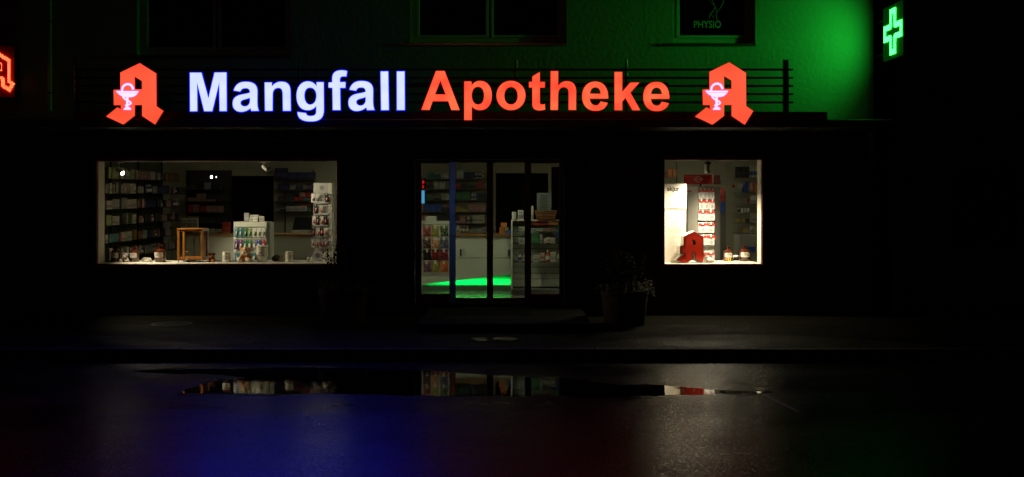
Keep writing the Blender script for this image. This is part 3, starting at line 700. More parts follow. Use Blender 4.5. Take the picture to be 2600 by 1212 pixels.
def put(kind, color, loc, h=None, wid=None, rz=0., where='', group='', tilt=0.):
    me, bw, bh = proto(kind, color)
    o = bpy.data.objects.new(NAMES[kind], me); COL.objects.link(o); o.location = loc
    sz = (h or bh)/bh; sx = (wid or bw*min(sz, 1.15))/bw; o.scale = (sx, max(.6, min(1.2, (sx+sz)/2)), sz); o.rotation_euler = (0, tilt, rz)
    wd = {'carton': 'carton', 'slim': 'narrow carton', 'flat': 'flat carton', 'bottle': 'small bottle', 'jar': 'jar', 'tube': 'squeeze tube', 'book': 'leaflet pack'}[kind]
    return tag(o, f'{color} {wd} {where}', CATS[kind], group)
NTH = 'first second third fourth fifth sixth seventh eighth ninth tenth eleventh twelfth thirteenth fourteenth fifteenth sixteenth seventeenth eighteenth nineteenth twentieth twenty-first twenty-second twenty-third twenty-fourth twenty-fifth twenty-sixth twenty-seventh twenty-eighth twenty-ninth thirtieth'.split()
WD = dict(carton='carton', slim='narrow carton', flat='flat carton', bottle='bottle', jar='jar', tube='tube', book='leaflet pack')
def row(x0, x1, y, z, items, colors, h, where, group, rnd, gap=.006, alongy=False, rz=0.):
    """a row of goods on a shelf from x0 to x1 (or y0 to y1 along the left wall)"""
    x = x0; cnt = {}
    while x < x1-.02:
        k = rnd.choice(items); c = rnd.choice(colors); me, bw, bh = proto(k, c)
        if rnd.random() < .10: x += rnd.uniform(.04, .12); continue
        hh = min(h, bh*1.15)*rnd.uniform(.75, 1.) if k != 'flat' else .045*rnd.uniform(.8, 1.2); ww = bw*rnd.uniform(.85, 1.25); n = rnd.choice([1, 1, 2, 3, 4]) if k in ('carton', 'slim', 'book', 'bottle') else rnd.choice([1, 2])
        for i in range(n):
            if x+ww > x1: break
            st = 1 if k != 'flat' else max(1, int(h/hh*rnd.uniform(.4, 1)))
            for j in range(st):
                px_, py_ = (x+ww/2, y) if not alongy else (y, x+ww/2)
                cnt[k, c] = cnt.get((k, c), 0)+1
                o = put(k, c, (px_, py_, z+j*(hh+.001)), hh, ww, rz+rnd.uniform(-.06, .06), where, group, tilt=rnd.uniform(.02, .16) if k == 'book' and alongy else 0)
                o['label'] = f'{NTH[cnt[k, c]-1]} {c} {WD[k]} from the left {where}'
            x += ww+gap
        x += rnd.choice([0, .005, .02])
R = random.Random(11)
def shelf_unit(name, lab, x0, x1, y, depth, zs, thick=.012, m=None, uprights=True, back=True, zt_=None):
    m = m or glass('shelf_glass_clear', (.90, .94, .90), .8)
    t = thing(name, ((x0+x1)/2, y+depth/2, min(zs)), lab, 'shelf')
    for z in zs: obj('shelf', MB().bbox(x0, x1, y, y+depth, z-thick, z, .003), m, t)
    if uprights:
        for x in (x0-.02, x1+.001): obj('upright', MB().box(x, x+.019, y+depth-.03, y+depth-.005, min(zs)-.1, (zt_ or max(zs)+.3)), M_metal, t)
    return t
# left wall: shelves running into the room, goods facing the middle
zsl = [az(p, 1.2) for p in (455, 492, 531, 571, 614)]
tl = thing('wall_shelf', (-6.7, 2.3, .9), 'long glass shelves full of pale packs along the left wall of the shop', 'shelf')
M_shg = glass('shelf_glass_clear', (.90, .94, .90), .8)
for z in zsl+[az(655, 1.2)]: obj('shelf', MB().bbox(-6.88, -6.43, .45, 4.5, z-.012, z, .003), M_shg, tl)
for y in (1.8, 3.1, 4.4): obj('upright', MB().box(-6.89, -6.86, y, y+.03, .4, 2.8), M_metal, tl)
obj('shelf_back', MB().box(-6.895, -6.885, .45, 4.5, .5, 2.8), mat('shelf_back', (.14, .16, .11), .7), tl)
for i, z in enumerate(zsl+[az(655, 1.2)]):
    w1 = f'on the {ORD[i]} left wall shelf, window end'; w2 = f'on the {ORD[i]} left wall shelf, far end'
    row(.62, 2.0, -6.52, z, ['book', 'carton', 'slim', 'book'], ['cream', 'cream', 'cream', 'cream', 'lime', 'grey'] if i not in (4,) else ['cream', 'cream', 'cream', 'teal', 'red', 'yellow'], .19, w1, 'goods on the left wall shelves', R, alongy=True, rz=PI/2)
    row(2.05, 4.3, -6.52, z, ['carton', 'slim', 'bottle', 'carton'], ['grey', 'grey', 'brown', 'navy', 'pink', 'dark', 'dark'], .16, w2, 'goods on the left wall shelves', R, alongy=True, rz=PI/2)
# dark shelf wall at the rear left, behind the balance
y = 4.7
zz = [az(p, y) for p in (482, 512, 540, 570, 600)]
shelf_unit('wall_shelf', 'dark shelves with dull red and navy cartons behind the two small glints', ax(470, y), ax(576, y), y, .28, zz)
obj('shelf_back', MB().box(ax(462, y), ax(579, y), 4.985, 4.998, .4, az(432, y)), mat('shelf_back_dark', (.06, .058, .05), .7), bpy.data.objects['wall_shelf.001'])
for i, z in enumerate(zz):
    row(ax(474, y), ax(573, y), y+.1, z, ['carton', 'flat', 'carton'], [['navy', 'dark', 'grey'], ['pink', 'pink', 'cream'], ['pink', 'red', 'purple'], ['dark', 'grey', 'navy'], ['dark', 'cream']][i], .17, f'on the {ORD[i]} dark rear shelf behind the balance', 'goods on the dark rear shelves', R)
for x in (468, 482, 496): put('carton', 'cream', at(x, 582, 3.2), .20, .10, .1, 'in a trio on the counter behind the balance', 'pale cartons behind the balance')
# shelves right of the doorway, seen in the wide window
y = 4.7
zz = [az(p, y) for p in (456, 482, 511, 537)]
sh = shelf_unit('wall_shelf', 'four shelves with navy boxes on the rear wall right of the dark doorway', ax(697, y), ax(800, y), y, .28, zz, m=mat('shelf_board_dark', (.07, .07, .06), .5), uprights=False)
for px in (724, 795): obj('upright', MB().box(ax(px, 4.98), ax(px+1.5, 4.98), 4.96, 4.99, az(602, 4.98), az(430, 4.98)), M_metal, sh)
wh = lambda i: f'on the {ORD[i]} shelf right of the dark doorway'; gr = 'goods right of the dark doorway'
def pitem(kind, col, px0, px1, py0, py1, y, where, group, rz=0):
    h = (py1-py0)*(D+y)/D/S; ww = (px1-px0)*(D+y)/D/S; p_ = at((px0+px1)/2, py1, y); return put(kind, col, p_, h, ww, rz, where, group)
pitem('carton', 'navy', 698, 731, 427, 454.5, y+.1, wh(0)+', tallest of its row', gr)
for a, b in ((733, 755), (756, 778), (779, 801)): pitem('carton', 'navy', a, b, 438, 454.5, y+.1, wh(0), gr)
pitem('carton', 'navy', 706, 735, 468, 481, y+.1, wh(1)+', wide', gr); pitem('carton', 'navy', 752, 770, 472, 481, y+.1, wh(1)+', small', gr); pitem('carton', 'purple', 782, 795, 469, 481, y+.1, wh(1), gr)
pitem('carton', 'dark', 706, 724, 499, 510, y+.1, wh(2)+', left end', gr); pitem('carton', 'dark', 726, 745, 499, 510, y+.1, wh(2)+', second from the left end', gr)
pitem('flat', 'red', 748, 775, 501, 510, y+.1, wh(2), gr); pitem('carton', 'pink', 762, 777, 489, 501, y+.1, wh(2)+', lying on the red one', gr); pitem('carton', 'red', 778, 792, 489, 503, y+.1, wh(2)+', upright', gr); pitem('flat', 'teal', 772, 790, 503, 510, y+.08, wh(2), gr)
for a, b, c in ((727, 744, 'cream'), (746, 762, 'cream'), (763, 779, 'white'), (780, 787, 'green')): pitem('carton', c, a, b, 524, 536, y+.1, wh(3), gr)
pitem('flat', 'red', 764, 785, 519.5, 523.5, y+.1, wh(3)+', lying on top', gr)
for x in (712, 718): pitem('jar', 'dark', x, x+5, 528, 536, y+.1, wh(3)+' at the left end', gr)
# monitor on a bracket, base cabinet with a wicker figure on it
t = thing('monitor', at(768, 590, 4.3), 'black flat monitor with a pale keyboard tray hung below the shelves', 'monitor')
yk = 4.3; obj('screen', MB().prism_xz([(ax(749, yk), az(552, yk)), (ax(792, yk), az(552, yk)), (ax(790, yk), az(584, yk)), (ax(742, yk), az(584, yk))], yk, yk+.04), M_black, t)
obj('keyboard_tray', MB().prism_xz([(ax(742, yk), az(585, yk)), (ax(786, yk), az(585, yk)), (ax(783, yk), az(592, yk)), (ax(744, yk), az(592, yk))], yk-.12, yk+.05), M_white, t)
obj('wall_arm', MB().tube([at(770, 568, yk+.04), at(770, 568, 4.99)], .02, 8), M_metal, t)
t = thing('base_cabinet', at(750, 640, 4.6), 'low pale cabinet with two doors under the monitor on the rear wall', 'cabinet')
y = 4.5; x0, x1, ztc = ax(706, y), ax(812, y), az(632, y)
obj('cabinet_body', MB().box(x0+.01, x1-.01, y+.02, 4.99, FL+.001, ztc-.02), M_white, t)
obj('worktop', MB().bbox(x0-.01, x1+.01, y-.01, 4.99, ztc-.02, ztc+.01, .004), mat('worktop_grey', (.3, .3, .24), .4), t)
for a, b in ((708, 751), (757, 810)):
    d_ = obj('door', MB().bbox(ax(a, y), ax(b, y), y, y+.018, FL+.08, ztc-.03, .003), M_white, t)
    obj('handle', MB().tube([at(b-4 if a == 708 else a+3, 640, y-.03), at(b-4 if a == 708 else a+3, 660, y-.03)], .006, 6), M_metal, d_)
y = 4.6; t = thing('wicker_figure', at(724, 632, y), 'dark rounded wicker bundle standing on the low cabinet', 'ornament')
mb = MB(); mb.ball(at(724, 620, y), (.09, .07, .12), 14, rough=.3, seed=3); obj('bundle', mb, mat('wicker', (.10, .085, .05), .8, var=.5, vs_=25, bump=.01, bs=40), t)
mb = MB()
for i in range(9):
    a = i*.7; mb.tube([at(724, 611, y)+Vector((.05*math.cos(a), .05*math.sin(a), 0)), at(724, 603, y)+Vector((.10*math.cos(a), .08*math.sin(a), .0))], .006, 5)
obj('twigs', mb, mat('wicker', (.1, .085, .05)), t)

# ---- counter, whose front panel is cut away along a slanting line over a green lit recess
YC = 2.2; t = thing('shop_counter', (-2.6, YC, FL), 'long white shop counter with oak top and green light in its slanting recess', 'counter')
zc = az(600, YC); cx0, cx1 = ax(470, YC), ax(1302, YC)
obj('worktop', MB().bbox(cx0, cx1, YC-.05, YC+.55, zc, zc+.035, .004), M_oak, t)
zm = az(655, YC); sl = [(cx0+.02, zm-.006), (cx1-.01, zm-.006), (cx1-.01, az(697, YC)), (ax(1060, YC), az(724, YC)), (cx0+.02, az(724, YC))]
obj('upper_panel', MB().bbox(cx0+.02, cx1-.01, YC, YC+.02, zm, zc, .003), M_white, t)
obj('lower_panel', MB().prism_xz([(x, z) for x, z in sl][::-1], YC+.012, YC+.03), M_white, t)
M_led = mat('green_light_strip', (.02, .3, .08), .5, var=0, emit=(.02, 5., .7), es=1.)
obj('light_recess', MB().quad((ax(1040, YC), YC+.13, az(728, YC)), (cx1-.02, YC+.13, az(728, YC)), (cx1-.02, YC+.13, az(680, YC)), (ax(1040, YC), YC+.13, az(680, YC))), mat('recess_grey', (.28, .28, .26), .5), t)
obj('light_strip', MB().tube([(ax(1075, YC), YC+.065, az(719, YC)), (ax(1286, YC), YC+.065, az(694.5, YC))], .010, 8), M_led, t)
obj('plinth', MB().box(cx0+.05, cx1-.02, YC+.04, YC+.5, FL+.001, az(725, YC)), mat('plinth_grey', (.12, .12, .11), .5, var=.4, vs_=60), t)
obj('counter_body', MB().box(cx0+.03, cx1-.02, YC+.14, YC+.5, az(725, YC)+.002, zc-.002), M_white, t)
for px in (1168, 1290): obj('handle', MB().bbox(ax(px, YC), ax(px+4, YC), YC-.03, YC-.001, az(650, YC), az(633, YC), .003), M_black, t)
ld = bpy.data.lights.new('recess_light', 'AREA'); ld.shape = 'RECTANGLE'; ld.size = 1.5; ld.size_y = .04; ld.energy = 7; ld.color = (.0, 1., .12)
lo = bpy.data.objects.new('recess_light', ld); COL.objects.link(lo); lo.parent = t; lo.location = Vector((ax(1190, YC), YC+.05, az(716, YC)))-t.location; lo.rotation_euler = (math.radians(50), 0, 0)
# things on the counter
pitem('carton', 'red', 566, 584, 564, 590, YC+.1, 'standing in the tray on the counter left of the display stand', 'goods on the counter')
y = YC+.1; tb2 = thing('tray', at(570, 597, y), 'shallow light wooden tray on the counter left of the white stand', 'tray')
x0, x1 = ax(556, y), ax(588, y); obj('tray_base', MB().box(x0+.01, x1-.01, y-.06, y+.1, zc+.036, zc+.042), M_oak, tb2)
for s_ in (-1, 1): obj('tray_side', MB().prism_xz([(x0+.02, zc+.042), (x1-.02, zc+.042), (x1, zc+.075), (x0, zc+.075)], y+(.092 if s_ > 0 else -.066), y+(.10 if s_ > 0 else -.058)), M_oak, tb2)
for kx, col, a, b, c_, d_ in (('carton', 'orange', 1272, 1287, 566, 577), ('carton', 'orange', 1268, 1280, 577.2, 594), ('carton', 'yellow', 1281, 1291, 577.2, 594), ('carton', 'blue', 1285, 1298, 584, 594)):
    pitem(kx, col, a, b, c_, d_, YC+.05 if col != 'blue' else YC-.0, {'orange': 'in the little pile at the right end of the counter'+(', on top' if c_ < 570 else ', at the bottom'), 'yellow': 'in the little pile at the right end of the counter', 'blue': 'in front of the little pile at the right end of the counter'}[col], 'goods on the counter')
# till monitor seen from behind on the counter (left door pane) and its printer
y = 3.0; t = thing('till_monitor', at(1126, 590, y), 'dark till monitor on the counter seen through the left door pane', 'monitor')
obj('screen', MB().prism_xz([(ax(1119, y), az(527, y)), (ax(1150, y), az(527, y)), (ax(1148, y), az(560, y)), (ax(1123, y), az(560, y))], y, y+.05), M_black, t)
obj('base', MB().bbox(ax(1110, y), ax(1165, y), y-.05, y+.12, az(561, y)-.0, az(545, y)-.0, .006), M_black, t)
obj('stem', MB().tube([at(1137, 558, y+.05), (ax(1137, y), y+.05, FL)], .03, 10), M_black, t)

# ---- rear wall shelves seen through the door
y = 4.68; zz = [az(p, y) for p in (454, 480, 508, 538, 567, 592)]
M_shw = mat('shelf_pale', (.20, .20, .16), .4)
shelf_unit('wall_shelf', 'six shelves of packed boxes on the rear wall behind the left door panes', ax(1040, y), ax(1240, y), y, .29, zz, m=M_shw)
cols = [['navy', 'cream', 'yellow', 'teal', 'orange', 'green', 'grey', 'white'], ['dark', 'red', 'white', 'cream', 'grey', 'green'], ['blue', 'navy', 'green', 'cream', 'white'], ['pink', 'cream', 'yellow', 'blue', 'pink'], ['yellow', 'green', 'cream', 'pink'], ['white', 'cream', 'pink', 'grey']]
for i, z in enumerate(zz):
    row(ax(1062, y), ax(1146, y), y+.1, z, ['carton', 'flat', 'carton', 'slim', 'flat'], cols[i], .16, f'on the {ORD[i]} rear shelf, leftmost door pane', 'goods on the rear shelves behind the door', R)
    row(ax(1152, y), ax(1236, y), y+.1, z, ['carton', 'flat', 'carton', 'slim', 'flat', 'bottle'], cols[i], .16, f'on the {ORD[i]} rear shelf, left sliding pane', 'goods on the rear shelves behind the door', R)

# ---- display stand with hanging packs: white back, hooks, bags
def bag_proto(color, color2, kind='bag'):
    k = ('hang'+kind, color, color2)
    if k in PM: return PM[k]
    m = MB()
    if kind == 'bag':   # a filled pouch 0.12 x 0.17, pinched at top and bottom, with a round-topped price holder in front
        nx, nz = 7, 8; v = []; f = []
        for s_ in (-1, 1):
            for j in range(nz):
                for i in range(nx):
                    u = i/(nx-1)*2-1; w_ = j/(nz-1); bul = (1-u*u)*math.sin(PI*w_)*.022+.001
                    v.append((u*.06*(1-.05*math.sin(PI*w_)), s_*bul+.0012*mnoise.noise(Vector((u*3, w_*6, s_))), -.17+w_*.17))
        for s_ in (0, 1):
            for j in range(nz-1):
                for i in range(nx-1):
                    a = s_*nx*nz+j*nx+i; q = (a, a+1, a+nx+1, a+nx); f.append(q if s_ == 0 else q[::-1])
        m._a(v, f, 0)
        for n_f, fc in enumerate(m.f if False else []):   # printed panel in the middle of the front
            zc_ = sum(m.v[i][2] for i in fc)/4; xc_ = sum(m.v[i][0] for i in fc)/4
            if zc_ < -.055 and zc_ > -.14 and abs(xc_) < .04: m.m[n_f] = 1
        m.prism_xz([(-.013, -.04), (.013, -.04), (.014, .0), (.007, .022), (-.007, .022), (-.014, .0)], -.036, -.033, 2)
    elif kind == 'card':    # blister card
        m.box(-.045, .045, -.001, .001, -.15, 0, 0); m.ball((0, -.008, -.092), (.026, .012, .038), 10, 1); m.ball((.006, -.016, -.08), (.008, .006, .03), 8, 2); m.prism_xz([(-.008, -.02), (.008, -.02), (.008, .0), (-.008, .0)], -.03, -.028, 2)
    elif kind == 'foot':    # white pack with curved red header
        m.box(-.065, .065, -.002, .002, -.2, -.0, 0)
        hd = [(-.065, 0), (.065, 0), (.065, -.045), (.03, -.06), (-.02, -.062), (-.065, -.05)]; m.prism_xz(hd[::-1], -.0035, -.0022, 1)
        m.prism_xz([(-.03, -.15), (.02, -.19), (.045, -.12), (.01, -.09)], -.0032, -.0022, 3); m.prism_xz([(-.012, -.03), (.012, -.03), (.013, .01), (.006, .03), (-.006, .03), (-.013, .01)], -.034, -.031, 2)
    first = pal(color)
    if kind == 'bag':
        first = glow('bag_print_'+color+'_'+color2, PAL[color], PAL[color2], 26, (0, 0, 0)); nt_ = first.node_tree; rp_ = [q for q in nt_.nodes if q.type == 'VALTORGB'][0]; bs_ = nt_.nodes['Principled BSDF']
        for lk in list(nt_.links):
            if lk.to_socket == bs_.inputs['Emission Color']: nt_.links.remove(lk)
        bs_.inputs['Emission Strength'].default_value = 0; nt_.links.new(rp_.outputs[0], bs_.inputs['Base Color']); bs_.inputs['Roughness'].default_value = .25
        rp_.color_ramp.elements[0].position = .44; rp_.color_ramp.elements[1].position = .56
        [q for q in nt_.nodes if q.type == 'TEX_NOISE'][0].inputs['Detail'].default_value = 3
    ms = [first, pal(color2), mat('price_holder', (.75, .75, .7), .4, var=0), pal('grey')]
    PM[k] = m.mesh('hanging_pack', ms, smooth=kind == 'bag'); return PM[k]
def hang(kind, c1, c2, p_, wid, hgt, where, group, word):
    base = {'bag': (.12, .17), 'card': (.09, .15), 'foot': (.13, .2)}[kind]
    o = bpy.data.objects.new({'bag': 'sweet_bag', 'card': 'blister_pack', 'foot': 'plaster_pack'}[kind], bag_proto(c1, c2, kind)); COL.objects.link(o)
    o.location = p_; o.scale = (wid/base[0], 1, hgt/base[1]); o.rotation_euler = (0, R.uniform(-.05, .05), R.uniform(-.12, .12))
    return tag(o, word+' '+where, {'bag': 'bag', 'card': 'blister pack', 'foot': 'plaster pack'}[kind], group)
# stand behind the leftmost door pane
y = 1.5; x0, x1 = ax(1052, y), ax(1141, y)
t = thing('sweets_stand', ((x0+x1)/2, y+.2, FL), 'white display stand hung with coloured sweet bags behind the leftmost door pane', 'display stand')
obj('back_panel', MB().bbox(x0, x1, y+.12, y+.15, az(704, y), az(562, y), .004), M_white, t)
for x in (x0+.05,): obj('stand_leg', MB().tube([(x, y+.135, FL), (x, y+.135, az(703, y))], .012, 8), M_steel, t)
obj('top_tray', MB().bbox(ax(1080, y), ax(1106, y), y+.12, y+.3, az(562, y)+.001, az(551, y), .004), M_white, t)
for i in range(4): obj('hook_bar', MB().tube([(x0+.01, y+.105, az(571+i*29.5, y)), (x1-.01, y+.105, az(571+i*29.5, y))], .005, 6), M_steel, t)
bags = [[('red', 'pink', 'red and pink'), ('lime', 'yellow', 'yellow green'), ('dark', 'lime', 'dark olive')], [('dark', 'pink', 'dark brown'), ('orange', 'cream', 'orange'), ('navy', 'grey', 'dark blue')],
        [('dark', 'dark', 'plain black'), ('red', 'dark', 'red topped'), ('red', 'dark', 'red topped')], [('purple', 'pink', 'dark purple'), ('yellow', 'lime', 'bright yellow'), ('orange', 'orange', 'all orange')]]
for i, rw in enumerate(bags):
    for j, (c1, c2, wd) in enumerate(rw):
        hang('bag', c1, c2, at(1084+j*21.8, 574+i*30, y), 20.5/150.9, 27.5/150.9, f'hanging in the {ORD[i]} row of the sweets stand'+(', beside its twin' if wd == 'red topped' else ''), 'bags on the sweets stand', wd+' bag')
for i, c in ((1, 'grey'), (2, 'green')): hang('bag', c, 'white', at(1063, 574+i*30, y), 20/150.9, 27/150.9, f'at the left end of the {ORD[i]} row of the sweets stand', 'bags on the sweets stand', c+' bag')

# gondola shelf with slatted back (right door pane)
def gondola(name, lab, x0, x1, y, dp, ztop, rows_z, slats):
    t = thing(name, ((x0+x1)/2, y+dp/2, FL), lab, 'display shelf')
    obj('side_panel', MB().bbox(x0-.03, x0, y, y+dp, FL+.1, ztop, .003), M_white, t); obj('side_panel', MB().bbox(x1, x1+.03, y, y+dp, FL+.1, ztop, .003), M_white, t)
    zs_ = [FL+.12]+slats+[ztop-.02]
    for a, b in zip(zs_, zs_[1:]): obj('slat', MB().bbox(x0+.001, x1-.001, y+dp*.5, y+dp*.5+.02, a+.006, b-.003, .003), M_white, t)
    obj('back_board', MB().box(x0, x1, y+dp*.5+.022, y+dp, FL+.1, ztop-.021), mat('slat_groove', (.12, .13, .12), .6), t)
    obj('top_board', MB().bbox(x0-.03, x1+.03, y+dp*.3, y+dp-.001, ztop-.0, ztop+.02, .003), M_white, t)
    for z in rows_z: obj('shelf', MB().bbox(x0+.003, x1-.003, y+.01, y+dp*.5-.001, z-.008, z, .002), M_shg, t)
    obj('base', MB().bbox(x0-.03, x1+.03, y-.02, y+dp+.02, FL, FL+.1, .005), mat('plinth_grey', (.12, .12, .11)), t)
    return t
y = 1.6; gy = lambda p: az(p, y)
gondola('gondola_shelf', 'white slatted shelf unit with skin care goods behind the right door panes', ax(1302, y), ax(1424, y), y, .45, gy(563), [gy(572), gy(588), gy(619), gy(666)], [gy(p) for p in (712, 697, 681, 666, 650, 634, 619, 603, 588, 572)][::1])
w_ = lambda i, s_: f'on the {ORD[i]} shelf of the slatted unit {s_}'; gr = 'goods on the slatted shelf unit'
for a, b, c_, d_, k, c, i, s_ in ((1317, 1335, 577, 587.5, 'flat', 'white', 1, 'left of the post'), (1348, 1378, 580, 587.5, 'flat', 'white', 1, 'right of the post'), (1381, 1409, 580, 587.5, 'flat', 'pink', 1, 'near its right end'),
        (1317, 1332, 604, 618.5, 'carton', 'white', 2, 'left of the post'), (1348, 1369, 594, 618.5, 'carton', 'green', 2, 'right of the post'), (1371, 1377, 595, 618.5, 'slim', 'white', 2, 'beside the green one'), (1380, 1387, 605, 618.5, 'slim', 'cream', 2, 'in the middle'), (1388, 1396, 602, 618.5, 'tube', 'white', 2, 'in the middle'), (1397, 1410, 604, 618.5, 'carton', 'cream', 2, 'near the right end'),
        (1316, 1324, 642, 665.5, 'bottle', 'white', 3, 'left of the post'), (1326, 1332, 646, 665.5, 'tube', 'cream', 3, 'left of the post'), (1354, 1369, 648, 665.5, 'carton', 'white', 3, 'right of the post'), (1371, 1383, 642, 665.5, 'tube', 'cream', 3, 'right of the post'), (1385, 1396, 635, 665.5, 'bottle', 'red', 3, 'in the middle'), (1398, 1411, 640, 665.5, 'carton', 'cream', 3, 'right of the red bottle'), (1413, 1423, 645, 665.5, 'slim', 'cream', 3, 'at the right end')):
    pitem(k, c, a, b, c_, d_, y+.10, w_(i, s_), gr)
for a, c_, c in ((1411, 588.5, 'green'), (1412, 603, 'blue')): pitem('slim', c, a, a+8, c_-14, c_, y+.06, w_(1, 'at its right edge') if c == 'green' else w_(2, 'at its right edge'), gr)
pitem('flat', 'red', 1353, 1392, 567, 571.5, y+.08, w_(0, 'lying along it'), gr); pitem('flat', 'orange', 1394, 1416, 565, 571.5, y+.07, w_(0, 'at its right end'), gr)
for a, b, c_, d_, k, c, s_ in ((1300, 1311, 538, 561, 'jar', 'white', 'left end, single'), (1315, 1329, 534, 561, 'carton', 'white', 'with a round mark, left of the post'), (1349, 1354.5, 523, 561, 'slim', 'cream', 'tall, right of the post')):
    pitem(k, c, a, b, c_, d_, y+.15, 'on top of the slatted unit, '+s_, gr)
# wicker basket and a printed notice standing in it
yb2 = y+.12; zt2 = gy(563)+.021; t = thing('wicker_basket', (ax(1385, yb2), yb2, zt2), 'brown wicker basket on top of the slatted shelf unit', 'basket')
xa, xb, xc, xd = ax(1364, yb2), ax(1409, yb2), ax(1357, yb2), ax(1414, yb2); zb2 = zt2+.155
mb = MB(); M_wk = mat('basket_wicker', (.28, .13, .05), .7, var=.5, vs_=60, bump=.006, bs=70)
for s_ in (0, .012): pass
mb._a([(xa, yb2, zt2), (xb, yb2, zt2), (xb, yb2+.2, zt2), (xa, yb2+.2, zt2), (xc, yb2-.03, zb2), (xd, yb2-.03, zb2), (xd, yb2+.24, zb2), (xc, yb2+.24, zb2)], [(0, 3, 2, 1), (0, 1, 5, 4), (1, 2, 6, 5), (2, 3, 7, 6), (3, 0, 4, 7)])
obj('basket_body', mb, M_wk, t)
obj('basket_rim', MB().tube([(xc, yb2-.03, zb2), (xd, yb2-.03, zb2), (xd, yb2+.24, zb2), (xc, yb2+.24, zb2), (xc, yb2-.03, zb2)], .010, 6), M_wk, t)
mb = MB()
for k in range(5): z_ = zt2+.02+k*.027; f_ = (z_-zt2)/.155; mb.tube([(xa+(xc-xa)*f_-.002, yb2-.03*f_-.003, z_), (xb+(xd-xb)*f_+.002, yb2-.03*f_-.003, z_)], .008, 5)
obj('basket_weave', mb, M_wk, t)
yn = yb2+.05; t = thing('notice_board', (ax(1381, yn), yn, zt2+.05), 'grey printed notice standing in the wicker basket', 'notice')
obj('notice_sheet', MB().box(ax(1363, yn), ax(1400, yn), yn, yn+.008, zt2+.05, az(490, yn)), mat('notice_grey', (.20, .24, .22), .5), t)
mb = MB()
for k in range(11): mb.box(ax(1370+R.uniform(0, 3), yn), ax(1393-R.uniform(0, 4), yn), yn-.003, yn-.0015, az(497+k*3.9, yn), az(495.8+k*3.9, yn))
obj('notice_lines', mb, M_ink, t)

# LED clock and blue screen at the left door edge
y = .8; t = thing('info_screen', at(1074, 515, y), 'slim screen lit pale blue at the left edge of the door, red digits above it', 'screen')
obj('screen_case', MB().bbox(ax(1058, y), ax(1082, y), y+.012, y+.04, az(519, y), az(452, y), .003), M_black, t)
obj('screen_face', MB().box(ax(1062, y), ax(1078, y), y+.008, y+.0115, az(517, y), az(484, y)), mat('screen_blue_lit', (0, 0, 0), .4, var=0, emit=(.10, .42, .85)), t)
tx = text('12', .05, (0, y+.008, 0), bold=.002, extrude=.001); 
for z_, sgl in ((474, '5'), (462, '8')):
    tx = text(sgl, .062, (0, y+.009, 0), bold=.002); shift(tx, ax(1072, y)-min(v[0] for v in tx.v), 0, az(z_+4, y)); obj('digit', tx, mat('digit_red_lit', (0, 0, 0), .5, var=0, emit=(1.3, .012, .03)), t)
obj('screen_post', MB().box(ax(1064, y), ax(1068, y), y+.02, y+.03, FL, az(519, y)), M_metal, t)

# ================================================================== goods in the wide display window
ZD = WL[2]+.0065
def on(px, y): return Vector((ax(px, y), y, ZD))
# white display stand with three rows of packs, standing in the shop behind the display
y = 1.3; x0, x1 = ax(591, y), ax(675, y); zt3 = az(564, y)
t = thing('brush_stand', ((x0+x1)/2, y+.2, FL), 'white display stand with rows of green, violet and teal packs behind the plush bear', 'display stand')
obj('stand_body', MB().bbox(x0, x1, y+.06, y+.42, FL+.05, zt3, .004), M_white, t)
obj('side_fin', MB().bbox(x1+.001, x1+.04, y+.12, y+.42, FL+.05, zt3-.01, .003), M_white, t)
for i in range(3): obj('hook_bar', MB().tube([(x0+.01, y+.045, az(577+i*31.5, y)), (x1-.01, y+.045, az(577+i*31.5, y))], .004, 6), M_steel, t)
k150 = (D+y)/D/S
rows = [[('teal', 'grey', 'pale teal')]*2+[('green', 'teal', 'green')]+[('lime', 'green', 'light green')]+[('white', 'lime', 'white and green')]*3, [('purple', 'grey', 'violet grey'), ('purple', 'white', 'violet'), ('green', 'white', 'dark green'), ('green', 'white', 'dark green'), ('grey', 'white', 'pale grey'), ('blue', 'white', 'blue'), ('red', 'white', 'bright red')], [('teal', 'blue', 'teal')]*2+[('teal', 'red', 'teal and red')]*2+[('teal', 'white', 'teal and white')]+[('blue', 'yellow', 'blue and yellow')]*2]
for i, rw in enumerate(rows):
    for j, (c1, c2, wd) in enumerate(rw):
        hang('card', c1, c2, at(599+j*11.4, 579+i*31.5, y)+Vector((0, .035, 0)), 10.6*k150, 23.5*k150, f'in the {["top", "middle", "bottom"][i]} row of the white stand', 'packs on the white stand behind the bear', wd+' card')
y = 1.45
for a, b, c_, d_, k, c, s_ in ((621, 633, 541, 562, 'carton', 'grey', 'standing upright'), (635, 656, 553, 562.5, 'flat', 'white', 'lying at the bottom'), (637, 656, 546, 552.7, 'flat', 'white', 'lying on the other'), (658, 671, 549, 562.5, 'carton', 'cream', 'with a striped side')):
    pitem(k, c, a, b, c_, d_, y, 'on top of the white stand, '+s_, 'boxes on top of the white stand')
